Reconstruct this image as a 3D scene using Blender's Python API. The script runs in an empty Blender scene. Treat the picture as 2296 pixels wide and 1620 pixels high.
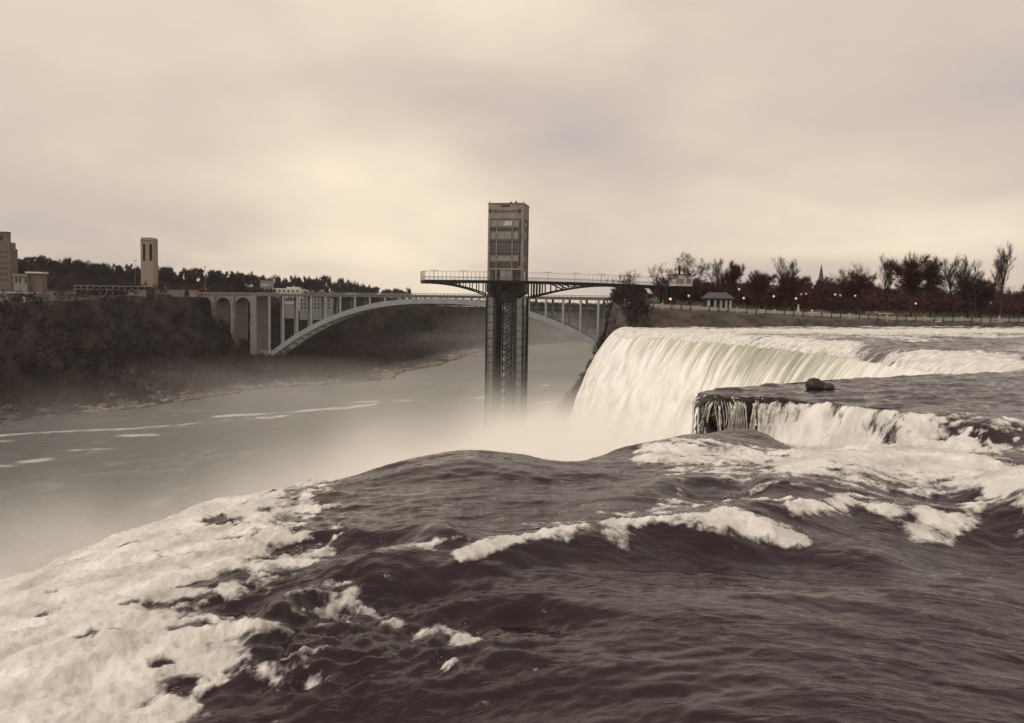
import bpy, math, random
import numpy as np
from mathutils import Vector, Matrix

random.seed(7)
rng = np.random.default_rng(7)
R = math.radians
scene = bpy.context.scene
col = scene.collection

# ------------------------------------------------------------------ camera
# pixel units below are those of a 2296 x 1620 view of the place
FPX, CX, CY = 2050.0, 1148.0, 810.0
EYE = np.array([0.0, 0.0, 5.0])
PITCH, ROLL = R(3.35), R(0.9)
_f = np.array([0, math.cos(PITCH), -math.sin(PITCH)])
_r = np.array([1.0, 0, 0])
_u = np.cross(_r, _f)
CR = _r * math.cos(ROLL) + _u * math.sin(ROLL)
CU = -_r * math.sin(ROLL) + _u * math.cos(ROLL)
cam_d = bpy.data.cameras.new('camera')
cam_d.sensor_width = 36.0
cam_d.lens = 36.0 * FPX / 2296.0
cam_d.clip_start, cam_d.clip_end = 0.1, 12000
cam = bpy.data.objects.new('camera', cam_d)
col.objects.link(cam)
m = Matrix(((CR[0], CU[0], -_f[0], EYE[0]), (CR[1], CU[1], -_f[1], EYE[1]), (CR[2], CU[2], -_f[2], EYE[2]), (0, 0, 0, 1)))
cam.matrix_world = m
scene.camera = cam

# ------------------------------------------------------------------ sky, sun, exposure
SUN_EL, SUN_AZ = R(46), R(-112)
world = bpy.data.worlds.new('World'); scene.world = world
world.use_nodes = True
wn, wl = world.node_tree.nodes, world.node_tree.links
wn.clear()
wo = wn.new('ShaderNodeOutputWorld')
sky = wn.new('ShaderNodeTexSky'); sky.sky_type = 'NISHITA'; sky.sun_disc = False
sky.sun_elevation = SUN_EL; sky.sun_rotation = SUN_AZ; sky.air_density = 1.5; sky.dust_density = 3.0
bg1 = wn.new('ShaderNodeBackground'); bg1.inputs[1].default_value = 0.1
wl.new(sky.outputs[0], bg1.inputs[0])
tc = wn.new('ShaderNodeTexCoord')
sx = wn.new('ShaderNodeSeparateXYZ'); wl.new(tc.outputs['Generated'], sx.inputs[0])
def wmath(op, a, b=None):
    n = wn.new('ShaderNodeMath'); n.operation = op
    for i, v in enumerate((a, b)):
        if v is None: continue
        if isinstance(v, (int, float)): n.inputs[i].default_value = v
        else: wl.new(v, n.inputs[i])
    return n.outputs[0]
zz = wmath('ADD', wmath('ABSOLUTE', sx.outputs[2]), 0.30)
cb = wn.new('ShaderNodeCombineXYZ')
wl.new(wmath('DIVIDE', sx.outputs[0], zz), cb.inputs[0]); wl.new(wmath('DIVIDE', sx.outputs[1], zz), cb.inputs[1])
n1 = wn.new('ShaderNodeTexNoise'); n1.inputs['Scale'].default_value = 0.85; n1.inputs['Detail'].default_value = 5; n1.inputs['Roughness'].default_value = 0.42
n1.inputs['Distortion'].default_value = 0.5
mpw = wn.new('ShaderNodeMapping'); mpw.inputs['Location'].default_value = (-0.1, -9.35, 0.0)
wl.new(cb.outputs[0], mpw.inputs[0]); wl.new(mpw.outputs[0], n1.inputs['Vector'])
rp = wn.new('ShaderNodeValToRGB')
e = rp.color_ramp.elements
e[0].position, e[0].color = 0.30, (0.46, 0.40, 0.375, 1)
e[1].position, e[1].color = 0.72, (0.86, 0.73, 0.560, 1)
x_ = rp.color_ramp.elements.new(0.50); x_.color = (0.62, 0.512, 0.425, 1)
n2 = wn.new('ShaderNodeTexNoise'); n2.inputs['Scale'].default_value = 2.3; n2.inputs['Detail'].default_value = 6; n2.inputs['Roughness'].default_value = 0.5
wl.new(mpw.outputs[0], n2.inputs['Vector'])
cl = wmath('ADD', n1.outputs[0], wmath('MULTIPLY', wmath('SUBTRACT', n2.outputs[0], 0.5), 0.22))
wl.new(cl, rp.inputs[0])
bg2 = wn.new('ShaderNodeBackground'); bg2.inputs[1].default_value = 1.0
wl.new(rp.outputs[0], bg2.inputs[0])
mxw = wn.new('ShaderNodeMixShader'); mxw.inputs[0].default_value = 0.96
wl.new(bg1.outputs[0], mxw.inputs[1]); wl.new(bg2.outputs[0], mxw.inputs[2]); wl.new(mxw.outputs[0], wo.inputs[0])

sun_d = bpy.data.lights.new('sun', 'SUN'); sun_d.energy = 1.4; sun_d.angle = R(25); sun_d.color = (1.0, 0.95, 0.88)
sun = bpy.data.objects.new('sun', sun_d); col.objects.link(sun)
sdir = Vector((math.sin(SUN_AZ) * math.cos(SUN_EL), math.cos(SUN_AZ) * math.cos(SUN_EL), math.sin(SUN_EL)))
sun.rotation_euler = sdir.to_track_quat('Z', 'Y').to_euler()
sun.location = (0, 0, 300)

scene.view_settings.view_transform = 'Standard'
scene.view_settings.look = 'None'
scene.view_settings.exposure = 0.25
scene.view_settings.gamma = 1.0
scene.view_settings.use_curve_mapping = False
scene.render.engine = 'CYCLES'
cy = scene.cycles
cy.use_denoising = True
cy.max_bounces = 16; cy.diffuse_bounces = 2; cy.glossy_bounces = 2; cy.transmission_bounces = 2
cy.volume_bounces = 12; cy.transparent_max_bounces = 8
cy.volume_step_rate = 1.0; cy.volume_max_steps = 128

# ------------------------------------------------------------------ projection helpers
def project(X, Y, Z):
    dx, dy, dz = X - EYE[0], Y - EYE[1], Z - EYE[2]
    d = dx * _f[0] + dy * _f[1] + dz * _f[2]
    return CX + FPX * (dx * CR[0] + dy * CR[1] + dz * CR[2]) / d, CY - FPX * (dx * CU[0] + dy * CU[1] + dz * CU[2]) / d
def ray(px, py):
    return _f + CR * (px - CX) / FPX - CU * (py - CY) / FPX
def onz(px, py, z=0.0):
    d = ray(px, py); t = (z - EYE[2]) / d[2]
    return EYE + d * t
def at(px, py, Y):
    d = ray(px, py)
    return EYE + d * (Y / d[1])

# ------------------------------------------------------------------ numpy noise
def _hash(ix, iy, seed):
    h = (ix.astype(np.int64) * 374761393 + iy.astype(np.int64) * 668265263 + seed * 974711) & 0x7fffffff
    h = ((h ^ (h >> 13)) * 1274126177) & 0x7fffffff
    return (h ^ (h >> 16)) & 0xffff
def gnoise(x, y, seed=0):
    x = np.asarray(x, float); y = np.asarray(y, float)
    ix, iy = np.floor(x), np.floor(y)
    fx, fy = x - ix, y - iy
    u = fx * fx * fx * (fx * (fx * 6 - 15) + 10); v = fy * fy * fy * (fy * (fy * 6 - 15) + 10)
    def g(ox, oy):
        a = _hash(ix + ox, iy + oy, seed) * (2 * np.pi / 65536)
        return np.cos(a) * (fx - ox) + np.sin(a) * (fy - oy)
    n00, n10, n01, n11 = g(0, 0), g(1, 0), g(0, 1), g(1, 1)
    return 1.4 * ((n00 * (1 - u) + n10 * u) * (1 - v) + (n01 * (1 - u) + n11 * u) * v)   # about -1..1
def fbm(x, y, seed=0, octs=4, gain=0.5, lac=2.03):
    s, a, t = 0, 1.0, 0
    for o in range(octs):
        s = s + a * gnoise(x * lac ** o + 17.3 * o, y * lac ** o - 9.1 * o, seed + o); t += a; a *= gain
    return s / t
def billow(x, y, seed=0, octs=3, gain=0.5):
    s, a, t = 0, 1.0, 0
    for o in range(octs):
        s = s + a * (1 - np.abs(gnoise(x * 2.1 ** o + 5.3 * o, y * 2.1 ** o + 3.7 * o, seed + o)) * 1.6); t += a; a *= gain
    return s / t
def sst(a, b, x):
    t = np.clip((x - a) / (b - a), 0, 1); return t * t * (3 - 2 * t)

# ------------------------------------------------------------------ materials
def new_mat(name):
    m = bpy.data.materials.new(name); m.use_nodes = True
    nt = m.node_tree
    return m, nt, nt.nodes, nt.links, nt.nodes['Principled BSDF']
def mat(name, c, rough=0.75, var=0.25, scale=2.0, metal=0.0, bump=0.0, c2=None, spec=0.4):
    m, nt, N, L, p = new_mat(name)
    t = N.new('ShaderNodeTexCoord'); n = N.new('ShaderNodeTexNoise'); n.inputs['Scale'].default_value = scale; n.inputs['Detail'].default_value = 5
    L.new(t.outputs['Object'], n.inputs['Vector'])
    r = N.new('ShaderNodeValToRGB'); e = r.color_ramp.elements
    e[0].position, e[1].position = 0.32, 0.68
    e[0].color = (*[v * (1 - var) for v in c], 1); e[1].color = (*(c2 if c2 else [min(1, v * (1 + var)) for v in c]), 1)
    L.new(n.outputs[0], r.inputs[0]); L.new(r.outputs[0], p.inputs['Base Color'])
    p.inputs['Roughness'].default_value = rough; p.inputs['Metallic'].default_value = metal
    p.inputs['Specular IOR Level'].default_value = spec
    if bump:
        b = N.new('ShaderNodeBump'); b.inputs['Strength'].default_value = bump; b.inputs['Distance'].default_value = 0.1
        L.new(n.outputs[0], b.inputs['Height']); L.new(b.outputs[0], p.inputs['Normal'])
    return m

M = {}
M['concrete'] = mat('concrete', (0.25, 0.25, 0.245), 0.85, 0.2, 0.35)
M['viaduct'] = mat('viaduct_stone', (0.215, 0.185, 0.17), 0.9, 0.25, 0.3)
M['arch'] = mat('arch_paint', (0.27, 0.285, 0.285), 0.6, 0.12, 0.2)
M['brown_metal'] = mat('brown_metal', (0.045, 0.033, 0.030), 0.6, 0.3, 0.8)
M['dark_metal'] = mat('dark_metal', (0.012, 0.009, 0.010), 0.55, 0.3, 0.8)
M['steel'] = mat('grey_steel', (0.16, 0.165, 0.16), 0.5, 0.2, 1.5)
M['tower_panel'] = mat('tower_panel', (0.225, 0.195, 0.178), 0.75, 0.24, 0.3)
M['tower_light'] = mat('tower_light_panel', (0.22, 0.225, 0.20), 0.5, 0.12, 0.9)
M['tower_red'] = mat('tower_dark_panel', (0.055, 0.035, 0.038), 0.6, 0.2, 1.2)
M['limestone'] = mat('limestone', (0.29, 0.24, 0.195), 0.9, 0.14, 0.4)
M['brick'] = mat('brown_brick', (0.15, 0.118, 0.105), 0.9, 0.2, 0.5)
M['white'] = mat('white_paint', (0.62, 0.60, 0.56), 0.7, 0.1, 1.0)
M['grey_wall'] = mat('grey_wall', (0.24, 0.22, 0.20), 0.9, 0.2, 0.4)
M['roof'] = mat('slate_roof', (0.07, 0.07, 0.075), 0.8, 0.2, 0.8)
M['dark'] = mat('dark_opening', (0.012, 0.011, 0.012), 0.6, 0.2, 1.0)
M['rock'] = mat('wet_rock', (0.020, 0.015, 0.015), 0.45, 0.6, 1.2, bump=0.8, c2=(0.055, 0.042, 0.038))
M['bark'] = mat('bark', (0.035, 0.026, 0.024), 0.95, 0.3, 3.0)
M['twig'] = mat('twig', (0.034, 0.021, 0.022), 0.95, 0.3, 0.5)
M['twig_red'] = mat('red_twig', (0.056, 0.014, 0.017), 0.95, 0.35, 0.5)
M['wood_far'] = mat('bare_wood', (0.018, 0.008, 0.010), 0.95, 0.35, 0.03, c2=(0.036, 0.019, 0.020))
M['conifer'] = mat('conifer', (0.022, 0.028, 0.02), 0.9, 0.3, 0.8)
M['scrub'] = mat('scrub', (0.070, 0.050, 0.042), 0.95, 0.45, 0.09, c2=(0.12, 0.092, 0.07))
M['pale_stone'] = mat('pale_stone_wall', (0.44, 0.42, 0.39), 0.85, 0.2, 0.6)
M['asphalt'] = mat('asphalt', (0.05, 0.048, 0.047), 0.9, 0.2, 0.5)
M['skin'] = mat('skin', (0.42, 0.26, 0.19), 0.6, 0.05)
M['coat_dark'] = mat('dark_coat', (0.02, 0.02, 0.025), 0.9, 0.2)
M['coat_blue'] = mat('blue_coat', (0.06, 0.08, 0.17), 0.9, 0.2)
M['coat_tan'] = mat('tan_coat', (0.30, 0.20, 0.13), 0.9, 0.2)
def glass(name, c, rough=0.12):
    m = mat(name, c, rough, 0.25, 1.3, spec=0.8); return m
M['glass'] = glass('tower_glass', (0.22, 0.25, 0.25))
M['glass_dark'] = glass('dark_glass', (0.03, 0.034, 0.045))
M['glass_sky'] = glass('pale_glass', (0.24, 0.26, 0.255))
def emit(name, c, s):
    m, nt, N, L, p = new_mat(name)
    p.inputs['Base Color'].default_value = (*c, 1); p.inputs['Emission Color'].default_value = (*c, 1); p.inputs['Emission Strength'].default_value = s
    return m
M['globe'] = emit('lamp_globe', (0.75, 0.72, 0.62), 0.12)
M['globe_lit'] = emit('lit_lamp_globe', (1.0, 0.55, 0.18), 0.8)
M['red_light'] = emit('red_light', (1.0, 0.10, 0.04), 1.0)

# ------------------------------------------------------------------ object helpers
def tag(o, label=None, cat=None, group=None, kind=None):
    if label: o['label'] = label
    if cat: o['category'] = cat
    if group: o['group'] = group
    if kind: o['kind'] = kind
    return o
def link(o, parent=None):
    col.objects.link(o)
    if parent is not None: o.parent = parent
    return o
def empty(name, loc=(0, 0, 0), rz=0.0):
    o = bpy.data.objects.new(name, None); o.location = loc; o.rotation_euler = (0, 0, rz); o.empty_display_size = 0.5
    return link(o)
def mesh_np(name, V, F, material, parent=None, attrs=None, smooth=False):
    """V (n,3), F (m,3|4) array"""
    V = np.asarray(V, np.float32); F = np.asarray(F, np.int32)
    me = bpy.data.meshes.new(name)
    me.vertices.add(len(V)); me.vertices.foreach_set('co', V.ravel())
    k = F.shape[1]
    me.loops.add(F.size); me.loops.foreach_set('vertex_index', F.ravel())
    me.polygons.add(len(F)); me.polygons.foreach_set('loop_start', np.arange(0, F.size, k, dtype=np.int32))
    me.polygons.foreach_set('loop_total', np.full(len(F), k, np.int32))
    if smooth: me.polygons.foreach_set('use_smooth', np.ones(len(F), bool))
    for an, av in (attrs or {}).items():
        av = np.asarray(av, np.float32)
        if av.ndim == 1:
            a = me.attributes.new(an, 'FLOAT', 'POINT'); a.data.foreach_set('value', av)
        else:
            a = me.attributes.new(an, 'FLOAT_VECTOR', 'POINT'); a.data.foreach_set('vector', av.ravel())
    me.update(calc_edges=True)
    if material: me.materials.append(material)
    return link(bpy.data.objects.new(name, me), parent)
class MB:
    """collects boxes, bars, prisms; build() links them as one mesh object"""
    def __init__(s): s.v, s.f = [], []
    def add(s, vs, fs):
        b = len(s.v); s.v += [tuple(map(float, p)) for p in vs]; s.f += [tuple(i + b for i in f) for f in fs]; return s
    def box(s, x0, x1, y0, y1, z0, z1):
        return s.add([(x0, y0, z0), (x1, y0, z0), (x1, y1, z0), (x0, y1, z0), (x0, y0, z1), (x1, y0, z1), (x1, y1, z1), (x0, y1, z1)],
                     [(0, 3, 2, 1), (4, 5, 6, 7), (0, 1, 5, 4), (1, 2, 6, 5), (2, 3, 7, 6), (3, 0, 4, 7)])
    def bar(s, a, b, w, h=None):
        a, b = Vector(a), Vector(b); h = h or w; d = (b - a).normalized()
        up = Vector((0, 0, 1)) if abs(d.z) < 0.95 else Vector((0, 1, 0))
        x = d.cross(up).normalized() * w / 2; y = x.cross(d).normalized() * h / 2
        return s.add([a - x - y, a + x - y, a + x + y, a - x + y, b - x - y, b + x - y, b + x + y, b - x + y],
                     [(0, 3, 2, 1), (4, 5, 6, 7), (0, 1, 5, 4), (1, 2, 6, 5), (2, 3, 7, 6), (3, 0, 4, 7)])
    def tube(s, a, b, r0, r1=None, n=8):
        a, b = Vector(a), Vector(b); r1 = r0 if r1 is None else r1; d = (b - a).normalized()
        up = Vector((0, 0, 1)) if abs(d.z) < 0.95 else Vector((0, 1, 0))
        x = d.cross(up).normalized(); y = x.cross(d)
        c = [(math.cos(2 * math.pi * i / n), math.sin(2 * math.pi * i / n)) for i in range(n)]
        vs = [a + (x * p + y * q) * r0 for p, q in c] + [b + (x * p + y * q) * r1 for p, q in c]
        fs = [(i, (i + 1) % n, n + (i + 1) % n, n + i) for i in range(n)] + [tuple(range(n))[::-1], tuple(range(n, 2 * n))]
        return s.add(vs, fs)
    def prism(s, poly, y0, y1):
        """poly in XZ extruded along Y"""
        n = len(poly)
        vs = [(p[0], y0, p[1]) for p in poly] + [(p[0], y1, p[1]) for p in poly]
        return s.add(vs, [tuple(range(n)), tuple(range(n, 2 * n))[::-1]] + [(i, n + i, n + (i + 1) % n, (i + 1) % n) for i in range(n)])
    def sphere(s, c, r, n=10, m=6, sz=1.0):
        vs = [(c[0], c[1], c[2] + r * sz)]
        for j in range(1, m):
            t = math.pi * j / m
            vs += [(c[0] + r * math.sin(t) * math.cos(2 * math.pi * i / n), c[1] + r * math.sin(t) * math.sin(2 * math.pi * i / n), c[2] + r * sz * math.cos(t)) for i in range(n)]
        vs.append((c[0], c[1], c[2] - r * sz))
        fs = [(0, 1 + i, 1 + (i + 1) % n) for i in range(n)]
        for j in range(m - 2):
            a = 1 + j * n; b = a + n
            fs += [(a + i, b + i, b + (i + 1) % n, a + (i + 1) % n) for i in range(n)]
        a = 1 + (m - 2) * n
        fs += [(a + i, len(vs) - 1, a + (i + 1) % n) for i in range(n)]
        return s.add(vs, fs)
    def mesh(s, name, material):
        me = bpy.data.meshes.new(name); me.from_pydata(s.v, [], s.f); me.update()
        if material: me.materials.append(material)
        return me
    def build(s, name, material, parent=None, smooth=False):
        me = s.mesh(name, material)
        if smooth:
            for p in me.polygons: p.use_smooth = True
        return link(bpy.data.objects.new(name, me), parent)
def copy_tree(o, parent=None):
    c = o.copy(); col.objects.link(c)
    if parent is not None: c.parent = parent
    for ch in list(o.children): copy_tree(ch, c)
    return c

# ================================================================== UPPER RIVER AND FALLS
# brink of the falls in plan, from the far shore to the near one: X, Y, steepness k, rounding start s0
BR = np.array([
    (33, 285, .12, 3), (29, 258, .12, 3), (28, 240, .12, 3), (28, 222, .12, 3), (36, 203, .12, 3), (46, 175, .115, 3.2), (51, 150, .11, 3.4),
    (51.5, 128, .11, 3.2), (50, 108, .12, 3), (48, 95, .14, 2.5), (45, 84, .2, 2.0), (40, 78, .4, 1.2), (28, 71.5, .8, .7), (18, 63.5, 1.2, .5), (12.3, 57.5, 1.5, .4),
    (11.2, 54.5, 1.5, .4), (11.6, 51.5, 1.2, .6), (11.5, 47, .35, 1.2), (9.5, 41, .14, 2.0), (5.0, 35.5, .10, 2.5), (0.5, 32.8, .09, 2.8), (-3.0, 30.6, .075, 3.0), (-5.6, 28.8, .06, 3.4), (-8.0, 26.2, .05, 4.0),
    (-9.6, 22.0, .045, 4.5), (-10.4, 17, .042, 5.0), (-10.8, 12, .042, 5.0), (-11, 6, .042, 5.0), (-11, -2, .042, 5.0)])
def catmull(P, n):
    out = []
    for i in range(len(P) - 1):
        p0, p1, p2, p3 = P[max(i - 1, 0)], P[i], P[i + 1], P[min(i + 2, len(P) - 1)]
        for t in np.linspace(0, 1, n, endpoint=False):
            out.append(0.5 * ((2 * p1) + (-p0 + p2) * t + (2 * p0 - 5 * p1 + 4 * p2 - p3) * t * t + (-p0 + 3 * p1 - 3 * p2 + p3) * t ** 3))
    out.append(P[-1]); return np.array(out)
BC = catmull(BR, 6)
def brink_dist(X, Y):
    """signed distance (positive upstream), steepness and rounding at the nearest brink point"""
    X = X.ravel(); Y = Y.ravel()
    best = np.full(X.shape, 1e12); sgn = np.ones(X.shape); kk = np.zeros(X.shape); ss = np.zeros(X.shape)
    for i in range(len(BC) - 1):
        ax, ay, k0, s0 = BC[i]; bx, by, k1, s1 = BC[i + 1]
        tx, ty = bx - ax, by - ay; L2 = tx * tx + ty * ty
        t = np.clip(((X - ax) * tx + (Y - ay) * ty) / L2, 0, 1)
        dx, dy = X - ax - t * tx, Y - ay - t * ty
        d2 = dx * dx + dy * dy
        w = d2 < best
        best = np.where(w, d2, best)
        cr = tx * dy - ty * dx
        sgn = np.where(w, np.sign(cr), sgn)
        kk = np.where(w, k0 + (k1 - k0) * t, kk); ss = np.where(w, s0 + (s1 - s0) * t, ss)
    return np.sqrt(best) * np.where(sgn == 0, 1, sgn), kk, ss

def stroke(px, py, pts, up, dn, taper=60):
    """soft band round a line of picture points laid on the water"""
    p = np.array(pts, float)
    yc = np.interp(px, p[:, 0], p[:, 1])
    d = py - yc
    w = np.where(d < 0, np.exp(-(d / up) ** 2), np.exp(-(d / dn) ** 2))
    return w * sst(p[0, 0] - taper, p[0, 0] + taper * .3, px) * (1 - sst(p[-1, 0] - taper * .3, p[-1, 0] + taper, px))
def crest(px, py, pts, h, up, dn, trough=0.35, taper=60):
    q = []
    for x, y in pts:
        P = onz(x, y, h); a, b = project(P[0], P[1], 0.0); q.append((a, b))
    z = h * stroke(px, py, q, up, dn, taper)
    if trough:
        q2 = [(a, b + 2.1 * dn) for a, b in q]
        z = z - trough * h * stroke(px, py, q2, dn * 1.1, dn * 1.6, taper)
    return z
def blob(px, py, x, y, rx, ry): return np.exp(-((px - x) / rx) ** 2 - ((py - y) / ry) ** 2)

# ledge's near edge: distance towards the camera from it, in metres (the promontory stands higher than the channel in front)
LEDGE = np.array([onz(1480, 888)[:2], onz(1560, 888)[:2], onz(1640, 887)[:2], onz(1700, 892)[:2], onz(1850, 904)[:2], onz(2000, 921)[:2], onz(2150, 930)[:2], onz(2296, 930)[:2], onz(2600, 930)[:2]])

def upper_river(X, Y):
    s, k, s0 = brink_dist(X, Y)
    X = X.ravel(); Y = Y.ravel()
    rho = np.sqrt(X * X + Y * Y)
    drop = k * np.maximum(0, s0 - s) ** 2
    drop = np.where(s < -30, k * (s0 + 30) ** 2, drop)
    # rising rapids upstream
    z = 0.010 * np.clip(X - 25, 0, 200) + 0 * Y
    # step at the promontory's near edge
    yl = np.interp(X, LEDGE[:, 0], LEDGE[:, 1])
    near = yl - Y + 0.9 * fbm(X * .6, Y * .4, 5, 4) + 1.6 * sst(14, 18, X) * fbm(X * .3, Y * .2, 6, 3)
    side = sst(10, 12.5, X) * (1 - 0.85 * sst(17.5, 27, X))
    stepw = 0.9 + 3.4 * sst(14.5, 20, X)
    yrec = np.interp(X, [5, 12, 14.6, 21, 24, 45], [37.5, 36.0, 35.0, 38.5, 40, 41])
    chan = sst(-.2, stepw, near) * (1 - sst(-1.0, 3.5, yrec - Y)) * side
    z = z - 2.3 * chan
    tilt = .15 * np.log1p(np.exp(1.2 * np.clip(15.5 - Y + .25 * X, -20, 20))) / 1.2 * sst(4.5, -1.5, X)
    z = z - np.minimum(tilt, 1.0)
    z0 = z - drop
    px, py = project(X, Y, z0)
    px0, py0 = project(X, Y, 0 * X)
    # ----- big standing shapes of the near water
    nearw = 1 - sst(45, 60, Y)
    wob = 10 * fbm(X * .6, Y * .5, 13, 3)
    pw_ = py0 + wob
    z = z + crest(px0, pw_, [(860, 1262), (980, 1235), (1100, 1222), (1300, 1192), (1480, 1168), (1700, 1172), (1840, 1190), (1960, 1205)], .32, 60, 22, .4, 220)
    z = z + crest(px0, pw_, [(560, 1395), (680, 1320), (800, 1275), (900, 1240), (980, 1222)], .15, 44, 26, .4, 160)
    z = z + crest(px0, pw_, [(1700, 1150), (1850, 1122), (1920, 1110), (1990, 1122), (2100, 1138), (2296, 1135), (2450, 1150)], .34, 50, 30, .4, 240)
    z = z + crest(px0, pw_, [(1850, 1020), (2000, 1003), (2130, 1015), (2230, 1045), (2330, 1090), (2450, 1120)], .65, 28, 60, .1, 240)
    z = z + crest(px0, pw_, [(1420, 1090), (1560, 1062), (1660, 1058), (1740, 1085)], .34, 25, 22, .3, 160)
    z = z + crest(px0, pw_, [(640, 1195), (760, 1185), (900, 1190), (1010, 1205)], .18, 18, 15, .7, 160)
    z = z + crest(px0, pw_, [(980, 1335), (1100, 1322), (1200, 1315), (1290, 1330)], .14, 26, 16, .8, 160)
    z = z + .48 * np.exp(-((X + 1.6) / 2.6) ** 2 - ((Y - 30.0) / 3.5) ** 2) - .25 * np.exp(-((X - 2.2) / 1.8) ** 2 - ((Y - 31.5) / 3) ** 2) + .30 * np.exp(-((X - 6.5) / 2.5) ** 2 - ((Y - 35) / 3) ** 2)
    # ----- chop stretched along the current (coordinates bent with the flow)
    q = Y + 0.045 * np.clip(X - 2, -9, 9) ** 2
    p = X
    lo = sst(8, 30, rho)
    A = 1.0 - 0.55 * np.exp(-((px0 - 1900) / 700) ** 2 - ((py0 - 1480) / 230) ** 2)
    w1 = fbm(p * .16 + .3 * gnoise(q * .2, p * .1, 3), q * .42, 11, 2)
    w2 = fbm(p * .42, q * .9 + .6 * w1, 21, 4, .55)
    w3 = fbm(p * 1.5, q * 2.6 + 1.5 * w2, 31, 3)
    chop = .22 * w1 * (.3 + .7 * A) + .15 * w2 * (.45 + .55 * A) + .016 * gnoise(p * 2.6 + 2 * w3, q * 4.2 + w2, 35) * (rho < 40) + .036 * w3 * (.4 + .6 * A) * (1 - sst(40, 90, rho))
    patch = .25 + 1.1 * sst(-.25, .35, fbm(p * .22, q * .5, 37, 3))
    chop = chop - (1 - np.minimum(patch, 1)) * (.08 * w2 + .03 * w3) * (rho < 45)
    # broken water between the breaker and the fall
    rough = blob(px0, py0, 760, 1400, 420, 110) + .6 * blob(px0, py0, 700, 1180, 200, 60)
    chop = chop + rough * (.30 * (billow(p * .8, q * 1.1, 41, 4) - .5) + .06 * gnoise(p * 3, q * 3, 44))
    far = sst(55, 110, rho)
    chop = chop + far * (.45 * fbm(X * .10, Y * .12, 51, 3) + .18 * fbm(X * .4, Y * .3, 55, 3))
    led = sst(-.3, .4, -near) * (1 - sst(70, 85, Y)) * sst(48, 52, Y) * sst(9, 12, X)
    chop = chop + led * .17 * fbm(X * .5, Y * 1.6, 57, 4, .6)
    fade = np.exp(-np.maximum(0, -s) / 9)
    z = z + chop * fade - drop

    # ----- foam
    f = np.zeros_like(X)
    pyj = py + 26 * fbm(X * .35, Y * .3, 61, 4) * np.clip(py0 - 800, 0, 400) / 300
    # white cascade at the near brink
    xl = np.interp(pyj, [1080, 1105, 1140, 1190, 1240, 1280, 1310, 1335, 1380, 1410, 1440, 1500, 1560, 1620, 1750],
                   [690, 640, 690, 640, 680, 620, 480, 560, 420, 560, 540, 600, 440, 500, 560])
    nz = fbm(X * .9, Y * .9, 71, 5, .6)
    hole = sst(.12, .5, fbm(X * .55 + .25 * Y, Y * .9, 73, 4, .6)) * sst(-9, 2, s) + .35 * sst(.1, .5, fbm(X * .22, Y * .3, 75, 3))
    f = np.maximum(f, sst(190, -190, px - xl + 260 * nz) * sst(60, 40, rho) * (1 - .55 * hole))
    f = np.maximum(f, sst(-2.2, -4.5, s + 1.2 * nz) * (rho < 60) * (1 - .35 * hole))
    dk = np.maximum.reduce([stroke(px, py, [(380, 1414), (480, 1406), (630, 1384)], 9, 9, 30), stroke(px, py, [(400, 1322), (470, 1302), (560, 1292)], 9, 10, 30), blob(px, py, 475, 1336, 20, 13),
                            blob(px, py, 545, 1572, 62, 46), blob(px, py, 410, 1545, 24, 15), .8 * blob(px, py, 330, 1480, 60, 12), .6 * blob(px, py, 180, 1430, 70, 14)])
    f = f * (1 - .72 * np.clip(dk * (.9 + 1.5 * nz), 0, 1))
    # crest foam of the breakers
    brk = .78 + 1.0 * fbm(X * .7, Y * .4, 65, 4)
    f = np.maximum(f, 1.1 * brk * stroke(px0, py0, [(1030, 1268), (1100, 1255), (1200, 1232), (1320, 1214), (1480, 1196), (1600, 1200), (1720, 1208), (1800, 1222)], 13, (13 + 8 * sst(1180, 1350, px0)) * (1 + .35 * fbm(X * 1.2, Y * 1.2, 63, 3)), 40))
    f = np.maximum(f, .46 * stroke(px0, py0, [(1080, 1232), (1300, 1190), (1500, 1165), (1820, 1168)], 44, 16, 60))
    f = np.maximum(f, .55 * stroke(px0, py0, [(850, 1272), (950, 1250), (1100, 1236), (1300, 1212)], 14, 12, 40))
    f = np.maximum(f, 1.0 * brk * stroke(px0, py0, [(1770, 1180), (1850, 1160), (1920, 1143), (1990, 1160), (2080, 1176), (2140, 1196)], 20, 18, 30))
    f = np.maximum(f, .65 * stroke(px0, py0, [(1550, 1160), (1640, 1150), (1780, 1160)], 12, 12, 30))
    # the big white run at upper right of the near water
    f = np.maximum(f, 1.12 * stroke(px0, py0, [(1780, 1050), (1900, 1040), (2050, 1045), (2180, 1075), (2296, 1120), (2450, 1150)], 56, 72, 160))
    f = np.maximum(f, .72 * stroke(px0, py0, [(1430, 1012), (1600, 1022), (1800, 1035), (2000, 1050)], 24, 30, 60))
    f = np.maximum(f, .58 * stroke(px0, py0, [(1500, 1060), (1700, 1080), (1900, 1100), (2100, 1110)], 30, 40, 80))
    f = np.maximum(f, .62 * stroke(px0, py0, [(2050, 1190), (2150, 1180), (2296, 1150), (2450, 1150)], 22, 26, 60))
    # scattered foam in the broken water
    f = np.maximum(f, .44 * stroke(px0, py0, [(560, 1370), (700, 1330), (820, 1345), (950, 1370), (1010, 1390)], 34, 42, 60))
    f = np.maximum(f, 1.15 * blob(px0, py0, 1042, 1398, 46, 18))
    f = np.maximum(f, .40 * blob(px0, py0, 790, 1360, 140, 50))
    f = np.maximum(f, .36 * blob(px0, py0, 640, 1480, 130, 90))
    f = np.maximum(f, 1.0 * sst(.22, .55, fbm(p * 1.7, q * 2.6, 133, 4, .6)) * np.clip(rough * 1.2, 0, 1))
    f = np.maximum(f, .72 * blob(px0, py0, 2020, 1070, 430, 85) * (Y < 42))
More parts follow.
